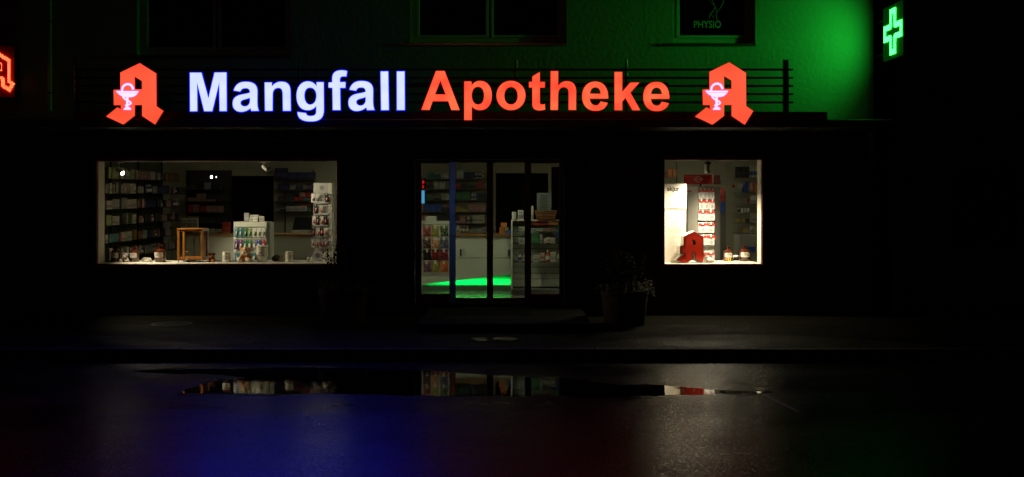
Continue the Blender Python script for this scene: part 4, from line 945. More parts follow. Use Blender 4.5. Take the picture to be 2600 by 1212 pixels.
# revolving rack with blister packs
y = .62; x0, x1, x2 = ax(796, y), ax(834, y), ax(843, y)
t = thing('rack_tower', ((x0+x1)/2, y+.1, ZD), 'tall pale rack tower hung with small red blister packs in the wide window', 'display rack')
zr = az(465, y); obj('tower_panel', MB().box(x0, x1, y, y+.02, ZD+.03, zr), mat('perforated_panel', (.5, .5, .47), .4, .2, var=.2, vs_=120), t)
obj('tower_side', MB().box(x1+.001, x2, y-.01, y+.24, ZD+.02, zr), mat('tower_side', (.62, .6, .52), .4), t)
obj('tower_foot', MB().lathe([(.14, 0), (.14, .012), (.03, .028)], ((x0+x1)/2, y+.1, ZD), 20), M_steel, t)
obj('tower_print', MB().box(ax(812, y), ax(822, y), y-.002, y-.001, az(482, y), az(472, y)), M_inkgrey, t)
k_ = (D+y)/D/S
pk = [[(796, 'white', 'pink'), (807, 'white', 'purple'), (830, 'dark', 'red')], [(803, 'dark', 'red'), (816, 'white', 'red')], [(799, 'white', 'red'), (808, 'dark', 'red'), (817, 'white', 'red'), (827, 'dark', 'red')], [(797, 'dark', 'red'), (808, 'white', 'orange'), (818, 'dark', 'red'), (828, 'white', 'red')], [(796, 'white', 'red'), (808, 'white', 'red'), (818, 'grey', 'red'), (827, 'grey', 'red')]]
for i, rw in enumerate(pk):
    zb_ = az(491+i*28.5, y); obj('hook_bar', MB().tube([(x0-.03, y-.035, zb_), (x1+.0, y-.035, zb_)], .004, 6), M_steel, t)
    obj('price_rail', MB().box(x0+.01, x1-.002, y-.026, y-.018, az(517+i*28.5, y), az(512+i*28.5, y)), mat('price_rail', (.6, .6, .58), .3), t)
    for j, (px, c1, c2) in enumerate(rw): hang('card', c1, c2, at(px, 492+i*28.5, y)+Vector((0, -.03, 0)), 9.5*k_, 22*k_, f'{["first", "second", "third", "fourth"][j]} in the {ORD[i]} rack tower row', 'blister packs on the rack tower', f'{c1} and {c2} card')
# tilted card with a blue flower below it
c = at(806, 649, .5); t = thing('flower_card', c, 'pale square card with a dark blue flower leaning on its corner', 'card')
mb = MB(); q = [(0, -.115), (.085, .01), (-.005, .115), (-.09, -.015)]; mb.prism_xz([(c.x+a, c.z+b) for a, b in q], .50, .504); obj('card_sheet', mb, mat('card_paper', (.62, .58, .62), .6), t)
mb = MB()
for i in range(6):
    a = i*PI/3+.3; mb.prism_xz([(c.x, c.z), (c.x+.035*math.cos(a-.28), c.z+.035*math.sin(a-.28)), (c.x+.05*math.cos(a), c.z+.05*math.sin(a)), (c.x+.035*math.cos(a+.28), c.z+.035*math.sin(a+.28))], .4955, .498)
obj('flower_print', mb, pal('navy'), t)
# eggs of white wood
for i, (px, lab) in enumerate(((783, 'left of the two white wooden eggs below the rack tower'), (792, 'right of the two white wooden eggs, next to the leaning flower card'))):
    o = obj('egg', MB().ball(on(px, .42)+Vector((0, 0, .038)), (.026, .026, .038), 14), mat('egg_paint', (.7, .66, .56), .4), org=on(px, .42), smooth=True); tag(o, lab, 'egg', 'white wooden eggs')
# white ceramic jars with lids
def ceramic(px0, px1, py0, y, lab, txt=None, taper=False):
    r = (px1-px0)/2*(D+y)/D/S; c = on((px0+px1)/2, y); h = az(py0, y)-ZD
    t = thing('ceramic_jar', c, lab, 'jar')
    if taper: pr = [(r*.70, 0), (r*.78, h*.08), (r*.90, h*.22), (r*.985, h*.36), (r, h*.44), (r, h*.83), (r*.96, h*.845)]
    else: pr = [(r*.92, 0), (r, h*.02), (r, h*.84), (r*.95, h*.855)]
    Mc = mat('ceramic_white', (.70, .67, .56), .3, var=.04, coat=.3)
    obj('jar_body', MB().lathe(pr, c, 28), Mc, t, smooth=True)
    obj('jar_lid', MB().lathe([(r*.98, h*.86), (r*1.02, h*.88), (r*1.02, h*.93), (r*.9, h*.97), (.0001, h)], c, 28), Mc, t, smooth=True)
    if txt:
        for i, s_ in enumerate(txt):
            wd = r*(.62 if len(s_) < 5 else 1.35); tx = text(s_, .034, (0, 0, 0), width=wd, bold=.0012); x_ = min(v[0] for v in tx.v)+wd/2
            v2 = []
            for vx, vy, vz in tx.v:
                a = (vx-x_)/r; v2.append((c.x+math.sin(a)*(r+.0015), c.y-math.cos(a)*(r+.0015), c.z+h*.50-i*.042+vz))
            tx.v = v2; obj('jar_lettering', tx, M_ink, t)
    else: obj('jar_label', MB().lathe([(r+.001, h*.25), (r+.001, h*.62)], c, 28), mat('jar_label', (.5, .47, .42), .6, var=.3, vs_=60), t)
    return t
ceramic(565, 585, 639, .42, 'slim white lidded ceramic jar left of the plush bear')
ceramic(650, 681, 622, .46, 'large white ceramic jar with two lines of black lettering right of the plush bear', ['UNG.', 'ZINC. OXYD.'], True)
ceramic(725, 744, 638, .42, 'white lidded ceramic jar standing alone in the right part of the wide window')
ceramic(821, 838, 640, .4, 'white lidded ceramic jar half hidden by the plant leaves')
# apothecary bottles
def apo_bottle(px0, px1, py0, y, lab, lines, hazard=False, bright=True):
    r = (px1-px0)/2*(D+y)/D/S; c = on((px0+px1)/2, y); h = az(py0, y)-ZD
    t = thing('apothecary_bottle', c, lab, 'bottle', 'brown apothecary bottles in the shop windows')
    Ma = mat('amber_glass', (.055, .010, .003), .06, var=.3, vs_=12, coat=.6)
    obj('bottle_body', MB().lathe([(.0001, 0), (r*.95, 0), (r, .008), (r, h*.56), (r*.93, h*.64), (r*.7, h*.71), (r*.42, h*.745), (r*.36, h*.77), (r*.36, h*.82), (r*.46, h*.835), (r*.46, h*.85)], c, 28), Ma, t, smooth=True)
    obj('stopper', MB().lathe([(r*.30, h*.851), (r*.34, h*.88), (r*.22, h*.9), (r*.38, h*.94), (r*.36, h*.985), (.0001, h)], c, 16), mat('stopper_glass', (.05, .01, .004), .08, coat=.5), t, smooth=True)
    def patch(x0, x1, z0, z1, m, name, d):
        mb = MB(); n = 10
        for i in range(n):
            a0 = (x0+(x1-x0)*i/n)/r; a1 = (x0+(x1-x0)*(i+1)/n)/r; R_ = r+d
            e0 = .012 if i == 0 else 0; e1 = .012 if i == n-1 else 0
            p0 = (c.x+math.sin(a0)*R_, c.y-math.cos(a0)*R_); p1 = (c.x+math.sin(a1)*R_, c.y-math.cos(a1)*R_)
            mb.quad((*p0, c.z+z0+e0), (*p1, c.z+z0+e1), (*p1, c.z+z1-e1), (*p0, c.z+z1-e0))
        obj(name, mb, m, t)
    patch(-r*.98, r*.85, h*.26, h*.56, mat('bottle_label', (.72, .66, .56), .6, var=.05), 'label', .0015)
    for i, s_ in enumerate(lines):
        wd = r*.8; tx = text(s_, .03, (0, 0, 0), width=wd); x_ = min(v[0] for v in tx.v)+wd/2
        tx.v = [(c.x+math.sin((vx-x_)/r)*(r+.003), c.y-math.cos((vx-x_)/r)*(r+.003), c.z+h*(.41 if len(lines) == 1 else .46-.10*i)+vz) for vx, vy, vz in tx.v]; obj('label_lettering', tx, M_ink, t)
    if hazard:
        patch(-r*.25, r*.35, h*.03, h*.24, mat('hazard_yellow', (.75, .55, .01), .5, var=0), 'hazard_label', .002)
        patch(-r*.8, -r*.3, h*.07, h*.24, mat('hazard_orange', (.7, .2, .08), .5, var=0), 'hazard_label', .002)
        patch(-r*.08, r*.18, h*.10, h*.19, M_ink, 'hazard_mark', .003)
apo_bottle(282, 307, 624, .44, 'brown apothecary bottle at the left end of the wide window', ['OL.'])
apo_bottle(330, 353, 624, .46, 'brown apothecary bottle right of the small grey plush dog', ['SPIR.'])
apo_bottle(393, 421, 620, .38, 'brown apothecary bottle between the white shell and the balance', ['TR.', 'ARN.'])
apo_bottle(1837, 1861, 625, .6, 'brown apothecary bottle with a yellow hazard label in the narrow window', ['BENZIN'], True)
apo_bottle(1877, 1905, 622, .62, 'brown apothecary bottle nearest the bright lining of the narrow window', ['OL.', 'RICINI'])
# balance in its glazed wooden case
y = .34; x0, x1 = ax(450, y), ax(515, y); z0, z1 = az(659, y), az(583, y); dpt = .30
t = thing('balance_case', ((x0+x1)/2, y+dpt/2, ZD), 'old pharmacy balance in an orange wooden glazed case on thin legs', 'balance')
M_cw = mat('honey_wood', (.36, .13, .018), .3, var=.35, vs_=18, coat=.4)
e = .034
for nm, a in (('case_post', [(x0, x0+e, y, y+e), (x1-e, x1, y, y+e), (x0, x0+e, y+dpt-e, y+dpt), (x1-e, x1, y+dpt-e, y+dpt)]),):
    for q in a: obj(nm, MB().bbox(q[0], q[1], q[2], q[3], z0, z1, .004), M_cw, t)
for zz0, zz1 in ((z0+.001, z0+.034), (z1-.03, z1-.001)):
    for q in ((x0+e, x1-e, y+.002, y+e-.004), (x0+e, x1-e, y+dpt-e+.002, y+dpt-.002), (x0+.002, x0+e-.004, y+e, y+dpt-e), (x1-e+.004, x1-.002, y+e, y+dpt-e)): obj('case_rail', MB().bbox(q[0], q[1], q[2], q[3], zz0, zz1, .003), M_cw, t)
obj('case_top', MB().bbox(x0-.006, x1+.006, y-.006, y+dpt+.006, z1, z1+.014, .005), M_cw, t); obj('case_floor', MB().box(x0+.01, x1-.01, y+.01, y+dpt-.01, z0-.008, z0), M_cw, t)
obj('case_pane', MB().box(x0+e, x1-e, y+.01, y+.013, z0+.034, z1-.03), glass('case_glass', (.9, .92, .88), .8), t)
xm = (x0+x1)/2+.015; ym = y+.15; ins = mat('balance_iron', (.03, .03, .025), .4, .5)
obj('column', MB().lathe([(.03, 0), (.012, .015), (.007, .04), (.006, .2), (.01, .3), (.008, .33)], (xm, ym, z0+.003), 12), ins, t)
obj('beam', MB().tube([(xm-.11, ym, z1-.10), (xm-.06, ym, z1-.085), (xm, ym, z1-.095), (xm+.06, ym, z1-.085), (xm+.10, ym, z1-.10)], .005, 8), ins, t)
for s_ in (-.11, .10):
    obj('pan_wire', MB().tube([(xm+s_, ym, z1-.10), (xm+s_-.025, ym, z0+.12)], .0018, 4).tube([(xm+s_, ym, z1-.10), (xm+s_+.025, ym, z0+.12)], .0018, 4), ins, t)
    obj('scale_pan', MB().lathe([(.0001, 0), (.03, .006), (.038, .016)], (xm+s_, ym, z0+.105), 18), mat('polished_brass', (.7, .6, .4), .12, .9), t, smooth=True)
for q in ((x0+.012, y+.015), (x1-.014, y+.015), (x0+.012, y+dpt-.015), (x1-.014, y+dpt-.015)): obj('case_leg', MB().lathe([(.008, 0), (.005, .02), (.007, z0-ZD-.008)], (*q, ZD), 10), ins, t)
obj('beam_knob', MB().ball((xm-.05, y-.02, z0-.012), (.028, .02, .02), 12).tube([(xm-.05, y-.02, z0-.02), (xm+.08, y+.02, z0-.022)], .008, 8), ins, t, smooth=True)
# plush toys ---------------------------------------------------------
M_fur = mat('plush_tan', (.60, .30, .11), .95, var=.35, vs_=60, bump=.006, bs=90); M_furw = mat('plush_white', (.72, .64, .52), .95, var=.12, vs_=60, bump=.006, bs=90)
M_furg = mat('plush_grey', (.32, .27, .26), .95, var=.3, vs_=60, bump=.006, bs=90)
def skinned(name, pts, edges, radii, m, parent, root=0):
    me = bpy.data.meshes.new(name); me.from_pydata([tuple(p) for p in pts], edges, []); o = bpy.data.objects.new(name, me); COL.objects.link(o)
    sk = o.modifiers.new('skin', 'SKIN'); o.modifiers.new('sub', 'SUBSURF').levels = 2
    for v, r in zip(me.skin_vertices[0].data, radii): v.radius = (r, r) if not isinstance(r, tuple) else r; v.use_root = False
    me.skin_vertices[0].data[root].use_root = True
    dg = bpy.context.evaluated_depsgraph_get(); m2 = bpy.data.meshes.new_from_object(o.evaluated_get(dg)); bpy.data.objects.remove(o)
    off = wloc(parent); m2.transform(Matrix.Translation(-off)); m2.materials.clear(); m2.materials.append(m)
    for p_ in m2.polygons: p_.use_smooth = True
    o2 = bpy.data.objects.new(name, m2); COL.objects.link(o2); o2.parent = parent; return o2
def plush(px, y, s, fur, fur2, lab, patch=True):
    c = on(px, y); t = thing('plush_toy', c, lab, 'plush toy'); V = lambda a, b, d: c+Vector((a, b, d))*s
    P = [V(0, .03, .045), V(0, .03, .09), V(0, .02, .12), V(-.05, 0, .10), V(-.085, -.05, .055), V(.05, 0, .10), V(.085, -.05, .055), V(-.05, -.02, .03), V(-.07, -.10, .03), V(.05, -.02, .03), V(.07, -.10, .03)]
    skinned('plush_body', P, [(0, 1), (1, 2), (2, 3), (3, 4), (2, 5), (5, 6), (0, 7), (7, 8), (0, 9), (9, 10)], [r*s for r in (.06, .055, .045, .03, .026, .03, .026, .033, .03, .033, .03)], fur, t)
    hz = .165; hd = MB().ball(V(0, -.01, hz), (.080*s, .070*s, .070*s), 18); ho = obj('head', hd, fur, t, smooth=True)
    obj('muzzle', MB().ball(V(0, -.075, hz-.025), (.046*s, .036*s, .036*s), 14), fur2, ho, smooth=True)
    if patch: obj('blaze', MB().ball(V(0, -.048, hz+.02), (.024*s, .036*s, .050*s), 12), fur2, ho, smooth=True)
    obj('nose', MB().ball(V(0, -.108, hz-.014), (.013*s, .009*s, .010*s), 10), M_black, ho, smooth=True)
    for s_ in (-1, 1):
        obj('eye', MB().ball(V(s_*.032, -.073, hz+.014), .008*s, 8), M_black, ho, smooth=True)
        obj('ear', MB().ball(V(s_*.072, -.0, hz+.045), (.026*s, .014*s, .028*s), 12), fur, ho, smooth=True)
        obj('paw', MB().ball(V(s_*.065, -.13, .036), (.038*s, .026*s, .036*s), 12), fur2, t, smooth=True)
        obj('paw', MB().ball(V(s_*.095, -.065, .045), (.028*s, .026*s, .028*s), 12), fur2, t, smooth=True)
    return t
plush(624, .44, 1.03, M_fur, M_furw, 'seated tan plush bear with white muzzle in front of the white stand')
plush(318, .40, .62, M_furg, M_furw, 'small grey plush dog seated between two brown bottles', False)
t = plush(538, .42, .60, mat('plush_brown', (.25, .08, .025), .95, var=.4, vs_=60, bump=.005, bs=90), mat('plush_amber', (.38, .15, .06), .95, bump=.005, bs=90), 'small brown plush bear right of the glazed balance case', False)
# white shell
c = on(372, .36); t = thing('sea_shell', c, 'white ribbed sea shell lying left of the balance', 'shell')
mb = MB()
for i in range(15):
    a = PI*(i/14); d = Vector((math.cos(a), -.25, math.sin(a)*.75)); mb.tube([c+Vector((.03, .02, .012)), c+d*.05+Vector((.015, 0, .01)), c+d*.093+Vector((0, 0, .006))], [.006, .010, .006], 6)
obj('shell_ribs', mb, mat('shell_white', (.7, .67, .6), .5, bump=.003, bs=50), t, smooth=True)
obj('shell_hull', MB().ball(c+Vector((.01, .01, .012)), (.085, .04, .055), 14, rough=.2), mat('shell_white', (.7, .67, .6)), t, smooth=True)
# folded grey cloth / paper bag
for i, (px, w2, lab) in enumerate(((702, .10, 'crumpled dark brown paper bag left of the lone white jar'), (716, .09, 'small grey striped card stack leaning left of the lone white jar'))):
    y = .46+.08*(1-i); c = on(px, y); t = thing('paper_bag' if i == 0 else 'card_stack', c, lab, 'paper bag' if i == 0 else 'card')
    if i == 0: obj('bag_folds', MB().ball(c+Vector((0, 0, .045)), (.075, .05, .055), 14, rough=.5, seed=9), mat('bag_brown', (.12, .09, .05), .8, bump=.01, bs=20), t)
    else:
        for k in range(3): obj('card', MB().prism_xz([(c.x-.06+k*.012, c.z+.0), (c.x+.045+k*.006, c.z+.0), (c.x+.085-k*.004, c.z+.105-k*.012), (c.x-.015+k*.01, c.z+.10-k*.01)], y-.02*k-.006, y-.02*k), mat('card_grey', (.36, .32, .27), .6, var=.5, vs_=70), t)
# half wall of goods right of the rack: red white strip boxes
for px, c_, d_ in ((848, 560, 578), (849, 640, 665)): pitem('slim', 'red' if c_ < 600 else 'cream', px-4, px+4, c_, d_, .9 if c_ < 600 else .3, 'beside the rack tower at the right window edge, '+('upper' if c_ < 600 else 'lower'), 'narrow cartons beside the rack tower') if c_ > 600 else None

# ================================================================== narrow window
# two sheet poster
y = .30; t = thing('poster', at(1716, 668, y), 'tall white two-part poster with a thin black word at the left of the narrow window', 'poster')
M_pp = mat('poster_paper', (.80, .74, .68), .6, var=0)
obj('upper_sheet', MB().box(ax(1687.6, y), ax(1743, y), y-.004, y-.001, az(529.5, y), az(467, y)), M_pp, t)
obj('lower_sheet', MB().box(ax(1688, y), ax(1742, y), y+.003, y+.006, ZD+.001, az(528, y)), M_pp, t)
yy = y-.0052
def ptext(s_, px0, px1, py, yv, m, name='print_line', size=None, bold=0.):
    wd = ax(px1, yv)-ax(px0, yv); tx = text(s_, size or .03, (0, yv, 0), width=wd, bold=bold); shift(tx, ax(px0, yv)-min(v[0] for v in tx.v), 0, az(py, yv)); return obj(name, tx, m, t)
ptext('skjur', 1694, 1726, 485, yy, M_ink, 'poster_word', .105, .0025)
M_pk = mat('print_rose', (.42, .30, .27), .6, var=0)
for s_, a, b, p_ in (('skjur - die neue', 1696, 1726, 516), ('Gesichtspflegeserie', 1695, 1728, 520.3), ('für sensible Haut.', 1695, 1722, 524.6)): ptext(s_, a, b, p_, yy, M_pk, size=.022)
y2 = y+.0018
for s_, a, b, p_ in (('Leer', 1705, 1714, 541.5), ('Reinheit', 1695, 1706, 554), ('Pflege', 1714, 1724, 554), ('5 €', 1707, 1713, 566.5), ('Unsere einzigartige', 1695, 1725, 580.5), ('Reinigung für gesunde', 1695, 1731, 585), ('und schöne Haut.', 1695, 1723, 589.3)): ptext(s_, a, b, p_, y2, M_inkgrey, size=.022)
mb = MB()
for p_ in (595, 599, 603, 608, 612, 616, 622, 626, 630, 634, 638, 645): mb.box(ax(1695, y2), ax(1695+R.uniform(14, 30), y2), y2, y2+.0005, az(p_+.5, y2), az(p_, y2))
tag(obj('print_block', mb, mat('print_pale', (.6, .54, .5), .6, var=0), t), kind='stuff')
# red A block (unlit lamp letter)
ya = .17; ux = lambda u, v: (ax(1761.5+(u-600)*.1035, ya), az(587.6+(v-120)*.0935, ya)); k_y = 9*PI/180
t = thing('letter_block', (ax(1755, ya), ya, ZD), 'unlit red gothic letter A lamp with white sides in the narrow window', 'sign')
BLK = [[(600, 120), (838, 270), (842, 745), (942, 815), (822, 1008), (612, 885), (612, 725), (550, 728), (550, 882), (360, 1008), (113, 893), (275, 762), (325, 788), (326, 728), (225, 728), (220, 508), (318, 505), (318, 256)], [(545, 345), (618, 392), (618, 480), (548, 480)]]
o_ = [[ux(u, v) for u, v in p] for p in BLK]
cpos = (ax(1755, ya), ya+.06)
def rp(mb): return rot(mb, cpos, .24)
r_ = fill(o_, extrude=.055, offset=.004); obj('block_sides', rp(shift(r_, 0, ya+.060, 0)), mat('block_white', (.74, .71, .62), .4), t)
r_ = fill(o_, extrude=.003, offset=-.002); obj('block_border', rp(shift(r_, 0, ya+.000, 0)), mat('block_border', (.06, .02, .015), .4), t)
r_ = fill(o_, extrude=.003, offset=-.008); obj('block_face', rp(shift(r_, 0, ya-.005, 0)), mat('block_red', (.42, .022, .008), .28, var=.25, vs_=7), t)
mb = MB()
for i in range(-20, 21):
    for j in range(-22, 23):
        p_ = (ax(1754, ya)+i*.0115, az(628, ya)+j*.0115)
        if pin(p_, o_[0]) and not pin(p_, o_[1]) and pdist(p_, o_[0]) < .036: octa(mb, (p_[0], ya-.0085, p_[1]), .0027)
tag(obj('unlit_dots', rp(mb), mat('dot_unlit', (.10, .01, .01), .3), t), kind='stuff')
# white and pinkish plush / shell beside it
c = on(1796, .24); t = thing('sea_shell', c, 'bright white and pink conch shell between the red letter and the bottles', 'shell')
obj('shell_body', MB().ball(c+Vector((.03, 0, .028)), (.078, .05, .05), 18, rough=.15, seed=2), mat('shell_pink', (.72, .55, .45), .4, var=.2, vs_=20), t, smooth=True)
obj('shell_lip', MB().prism_xz([(c.x-.085, c.z+.001), (c.x-.035, c.z+.001), (c.x+.0, c.z+.10), (c.x-.05, c.z+.105)], .18, .22), mat('shell_white', (.7, .67, .6)), t)
# white glossy fork of a spatula lying behind the bottles
t = thing('porcelain_spoon', at(1850, 655, .5), 'white porcelain spoon lying aslant behind the two brown bottles', 'spoon')
obj('spoon_handle', MB().tube([at(1822, 668, .70), at(1845, 660, .74), at(1862, 655, .76)], [.006, .008, .012], 8), mat('porcelain', (.75, .75, .7), .1, coat=.5), t, smooth=True)
obj('spoon_bowl', MB().ball(at(1868, 651, .76), (.05, .03, .022), 14), mat('porcelain', (.75, .75, .7)), t, smooth=True)
# white wire curl at the left edge
t = thing('wire_stalk', at(1682, 668, .2), 'thin pale green dried stalk in the lower left corner of the narrow window', 'dried plant')
obj('stalk', MB().tube([(WR[0]+.012, .2, ZD), (WR[0]+.02, .2, ZD+.08), (WR[0]+.012, .2, ZD+.16), (WR[0]+.028, .2, ZD+.2)], .004, 5), pal('lime'), t)
# foot care tower with red header
y = .95; P2 = lambda px, yy_: (ax(px, yy_), yy_)
plan = [P2(1746, 1.15), P2(1771, y+.02), P2(1813, y), P2(1829, 1.28), P2(1780, 1.4)]
ztw = az(474, y)
t = thing('foot_care_tower', (ax(1790, y), 1.15, FL), 'revolving grey white foot care tower with a dark red header in the narrow window', 'display rack')
obj('tower_body', MB().prism_xy(plan, FL+.02, ztw), mat('tower_grey', (.36, .345, .31), .5), t)
hplan = [P2(1735, .98), P2(1810, y-.03), P2(1830, 1.25), P2(1765, 1.4)]
M_hd = mat('header_red', (.22, .012, .008), .25, var=.1)
obj('header', MB().prism_xy(hplan, az(468, y), az(444, y)), M_hd, t)
for (pa, pb) in ((hplan[0], hplan[1]), (hplan[1], hplan[2])):
    obj('header_edge', MB().tube([(pa[0], pa[1]-.003, az(468, y)), (pa[0], pa[1]-.003, az(444, y))], .006, 6), mat('header_edge', (.6, .5, .42), .4), t)
obj('header_edge', MB().tube([(hplan[2][0], hplan[2][1]-.003, az(467, y)), (hplan[2][0], hplan[2][1]-.003, az(445, y))], .006, 6), mat('header_edge', (.6, .5, .42)), t)
yh_ = .925; dm = [(1761, 455.5), (1773, 448), (1785, 455.5), (1773, 463)]
obj('diamond_mark', MB().tube([at(*q, yh_) for q in dm+dm[:1]], .0045, 5), mat('mark_pale', (.6, .38, .34), .5, var=0), t)
tx = text('GEHWOL', .03, (0, yh_, 0), width=ax(1781, yh_)-ax(1765, yh_), bold=.001); shift(tx, ax(1765, yh_)-min(v[0] for v in tx.v), 0, az(457.5, yh_)); obj('mark_lettering', tx, mat('mark_pale', (.6, .38, .34)), t)
obj('neck', MB().tube([(ax(1780, 1.1), 1.15, ztw), (ax(1780, 1.1), 1.15, az(468, y))], .02, 8), M_black, t)
obj('red_stripe', MB().prism_xz([(ax(1742, 1.0), az(488, 1.0)), (ax(1755, 1.0), az(488, 1.0)), (ax(1755, 1.0), az(484, 1.0)), (ax(1742, 1.0), az(484, 1.0))], .99, .995), pal('red'), t)
k_ = (D+y)/D/S
for i, (py, n) in enumerate(((481, 4), (508, 3), (536, 2), (567, 2), (598, 1.6), (641, 1.6))):
    n = int(round(n)); span = 44; x_ = 1771
    zb_ = az(py-1, y); obj('hook_bar', MB().tube([(ax(1771, y), y-.035, zb_), (ax(1812, y), y-.045, zb_)], .003, 5), M_steel, t)
    for j in range(n):
        wd = 41/n; hang('foot', 'silver', 'red', at(1772+wd*(j+.5), py, y)+Vector((0, -.05, 0)), wd*.96*k_, 24*k_, f'{["first", "second", "third", "fourth"][j]} in the {ORD[min(i, 5)]} row of the red headed tower', 'packs on the red headed tower', 'pale pack with red top')
for i, py in enumerate((486, 522, 563, 600)): obj('price_tag', MB().box(ax(1813.5, .97), ax(1818, .97), .985, .99, az(py+9, 1), az(py, 1)), pal('red'), t)
# rear wall of the shop through the narrow window
y = 4.6; zz = [az(p, y) for p in (452, 489, 517, 540, 566, 592)]
shelf_unit('wall_shelf', 'glass shelves with small bottles on the rear wall behind the narrow window', ax(1866, y), ax(1935, y), y, .3, zz, uprights=False)
wl_ = lambda i: f'on the {ORD[i]} shelf behind the narrow window'; gr = 'goods on the shelves behind the narrow window'
for a, b in ((1868, 1880), (1882, 1892), (1893, 1901)): pitem('carton', 'dark', a, b, 424, 451.5, y+.1, wl_(0), gr)
for a in (1903, 1910, 1917): pitem('bottle', 'cream', a, a+6, 421, 451.5, y+.1, wl_(0), gr)
o = obj('round_badge', MB().lathe([(.055, 0), (.055, .01), (.0001, .01)], at(1879, 473, y), 20, axis=(0, -1, 0)), mat('badge_pale', (.45, .44, .4), .5), org=at(1879, 473, y)); tag(o, 'round pale badge standing on the second shelf behind the narrow window', 'badge')
for a, b, c_, c in ((1884, 1890, 470, 'blue'), (1892, 1899, 462, 'blue'), (1902, 1912, 462, 'pink'), (1914, 1922, 464, 'orange')): pitem('carton', c, a, b, c_, 488.5, y+.1, wl_(1), gr)
for a, c in ((1874, 'grey'), (1881, 'grey'), (1889, 'grey'), (1897, 'red'), (1906, 'white'), (1911, 'white'), (1916, 'white')): pitem('slim', c, a, a+5, 497 if c == 'white' else 504, 516.5, y+.1, wl_(2), gr)
for a, c in ((1872, 'dark'), (1881, 'white'), (1889, 'white'), (1897, 'white')): pitem('jar', c, a, a+7, 529, 539.5, y+.1, wl_(3), gr)
for a in (1906, 1912, 1917): pitem('slim', 'cream', a, a+5, 540, 565, y+.1, wl_(4), gr)
for a, c in ((1870, 'yellow'), (1882, 'yellow'), (1893, 'dark')): pitem('carton', c, a, a+9, 556, 565, y+.1, wl_(4), gr)
for a, c in ((1903, 'white'), (1910, 'cream'), (1916, 'cream')): pitem('slim', c, a, a+6, 575, 591.5, y+.1, wl_(5), gr)
pitem('carton', 'yellow', 1886, 1900, 580, 591.5, y+.1, wl_(5), gr)
t = thing('counter_block', at(1900, 640, 3.2), 'pale low storage block with a blue front edge behind the brown bottles', 'cabinet')
obj('block_body', MB().bbox(ax(1880, 3.2), ax(1935, 3.2), 3.2, 3.8, FL, az(598, 3.2), .006), mat('block_pale', (.45, .43, .36), .6), t)
obj('blue_crate', MB().bbox(ax(1891, 3.1), ax(1918, 3.1), 3.05, 3.19, az(640, 3.1), az(627, 3.1), .004), pal('blue'), t)
y = 4.2; zs2 = az(451, y); t = shelf_unit('wall_shelf', 'short shelf with orange cartons behind the poster of the narrow window', ax(1683, y), ax(1722, y), y, .3, [zs2])
for a, b, c_, c in ((1686, 1694, 437, 'brown'), (1695, 1706, 429, 'orange'), (1707, 1717, 431, 'orange')): pitem('carton', c, a, b, c_, 450.5, y+.1, 'on the short shelf above the poster', 'orange cartons above the poster')
# red and blue cartons stacked behind the tower
for i, (c, p0, p1) in enumerate((('red', 478, 486), ('red', 488, 498), ('red', 500, 512), ('blue', 514, 540))): pitem('carton', c, 1829, 1840, p0, p1, 3.0, f'{["topmost", "second", "third", "lowest"][i]} in the stack right of the tower', 'stacked cartons right of the tower')
obj('stack_post', MB().box(ax(1828, 3.1), ax(1842, 3.1), 3.06, 3.1, FL, az(476, 3.1)), mat('post_grey', (.2, .2, .17), .6), None); tag(bpy.data.objects['stack_post'], 'grey upright panel behind the stack of cartons right of the tower', 'panel')
for c, p_ in (('red', 1862),):
    o = obj('round_badge', MB().lathe([(.035, 0), (.035, .01), (.0001, .01)], at(1862, 473, 4.7), 20, axis=(0, -1, 0)), pal('red'), org=at(1862, 473, 4.7)); tag(o, 'small round red badge on the rear wall left of the pale badge', 'badge')

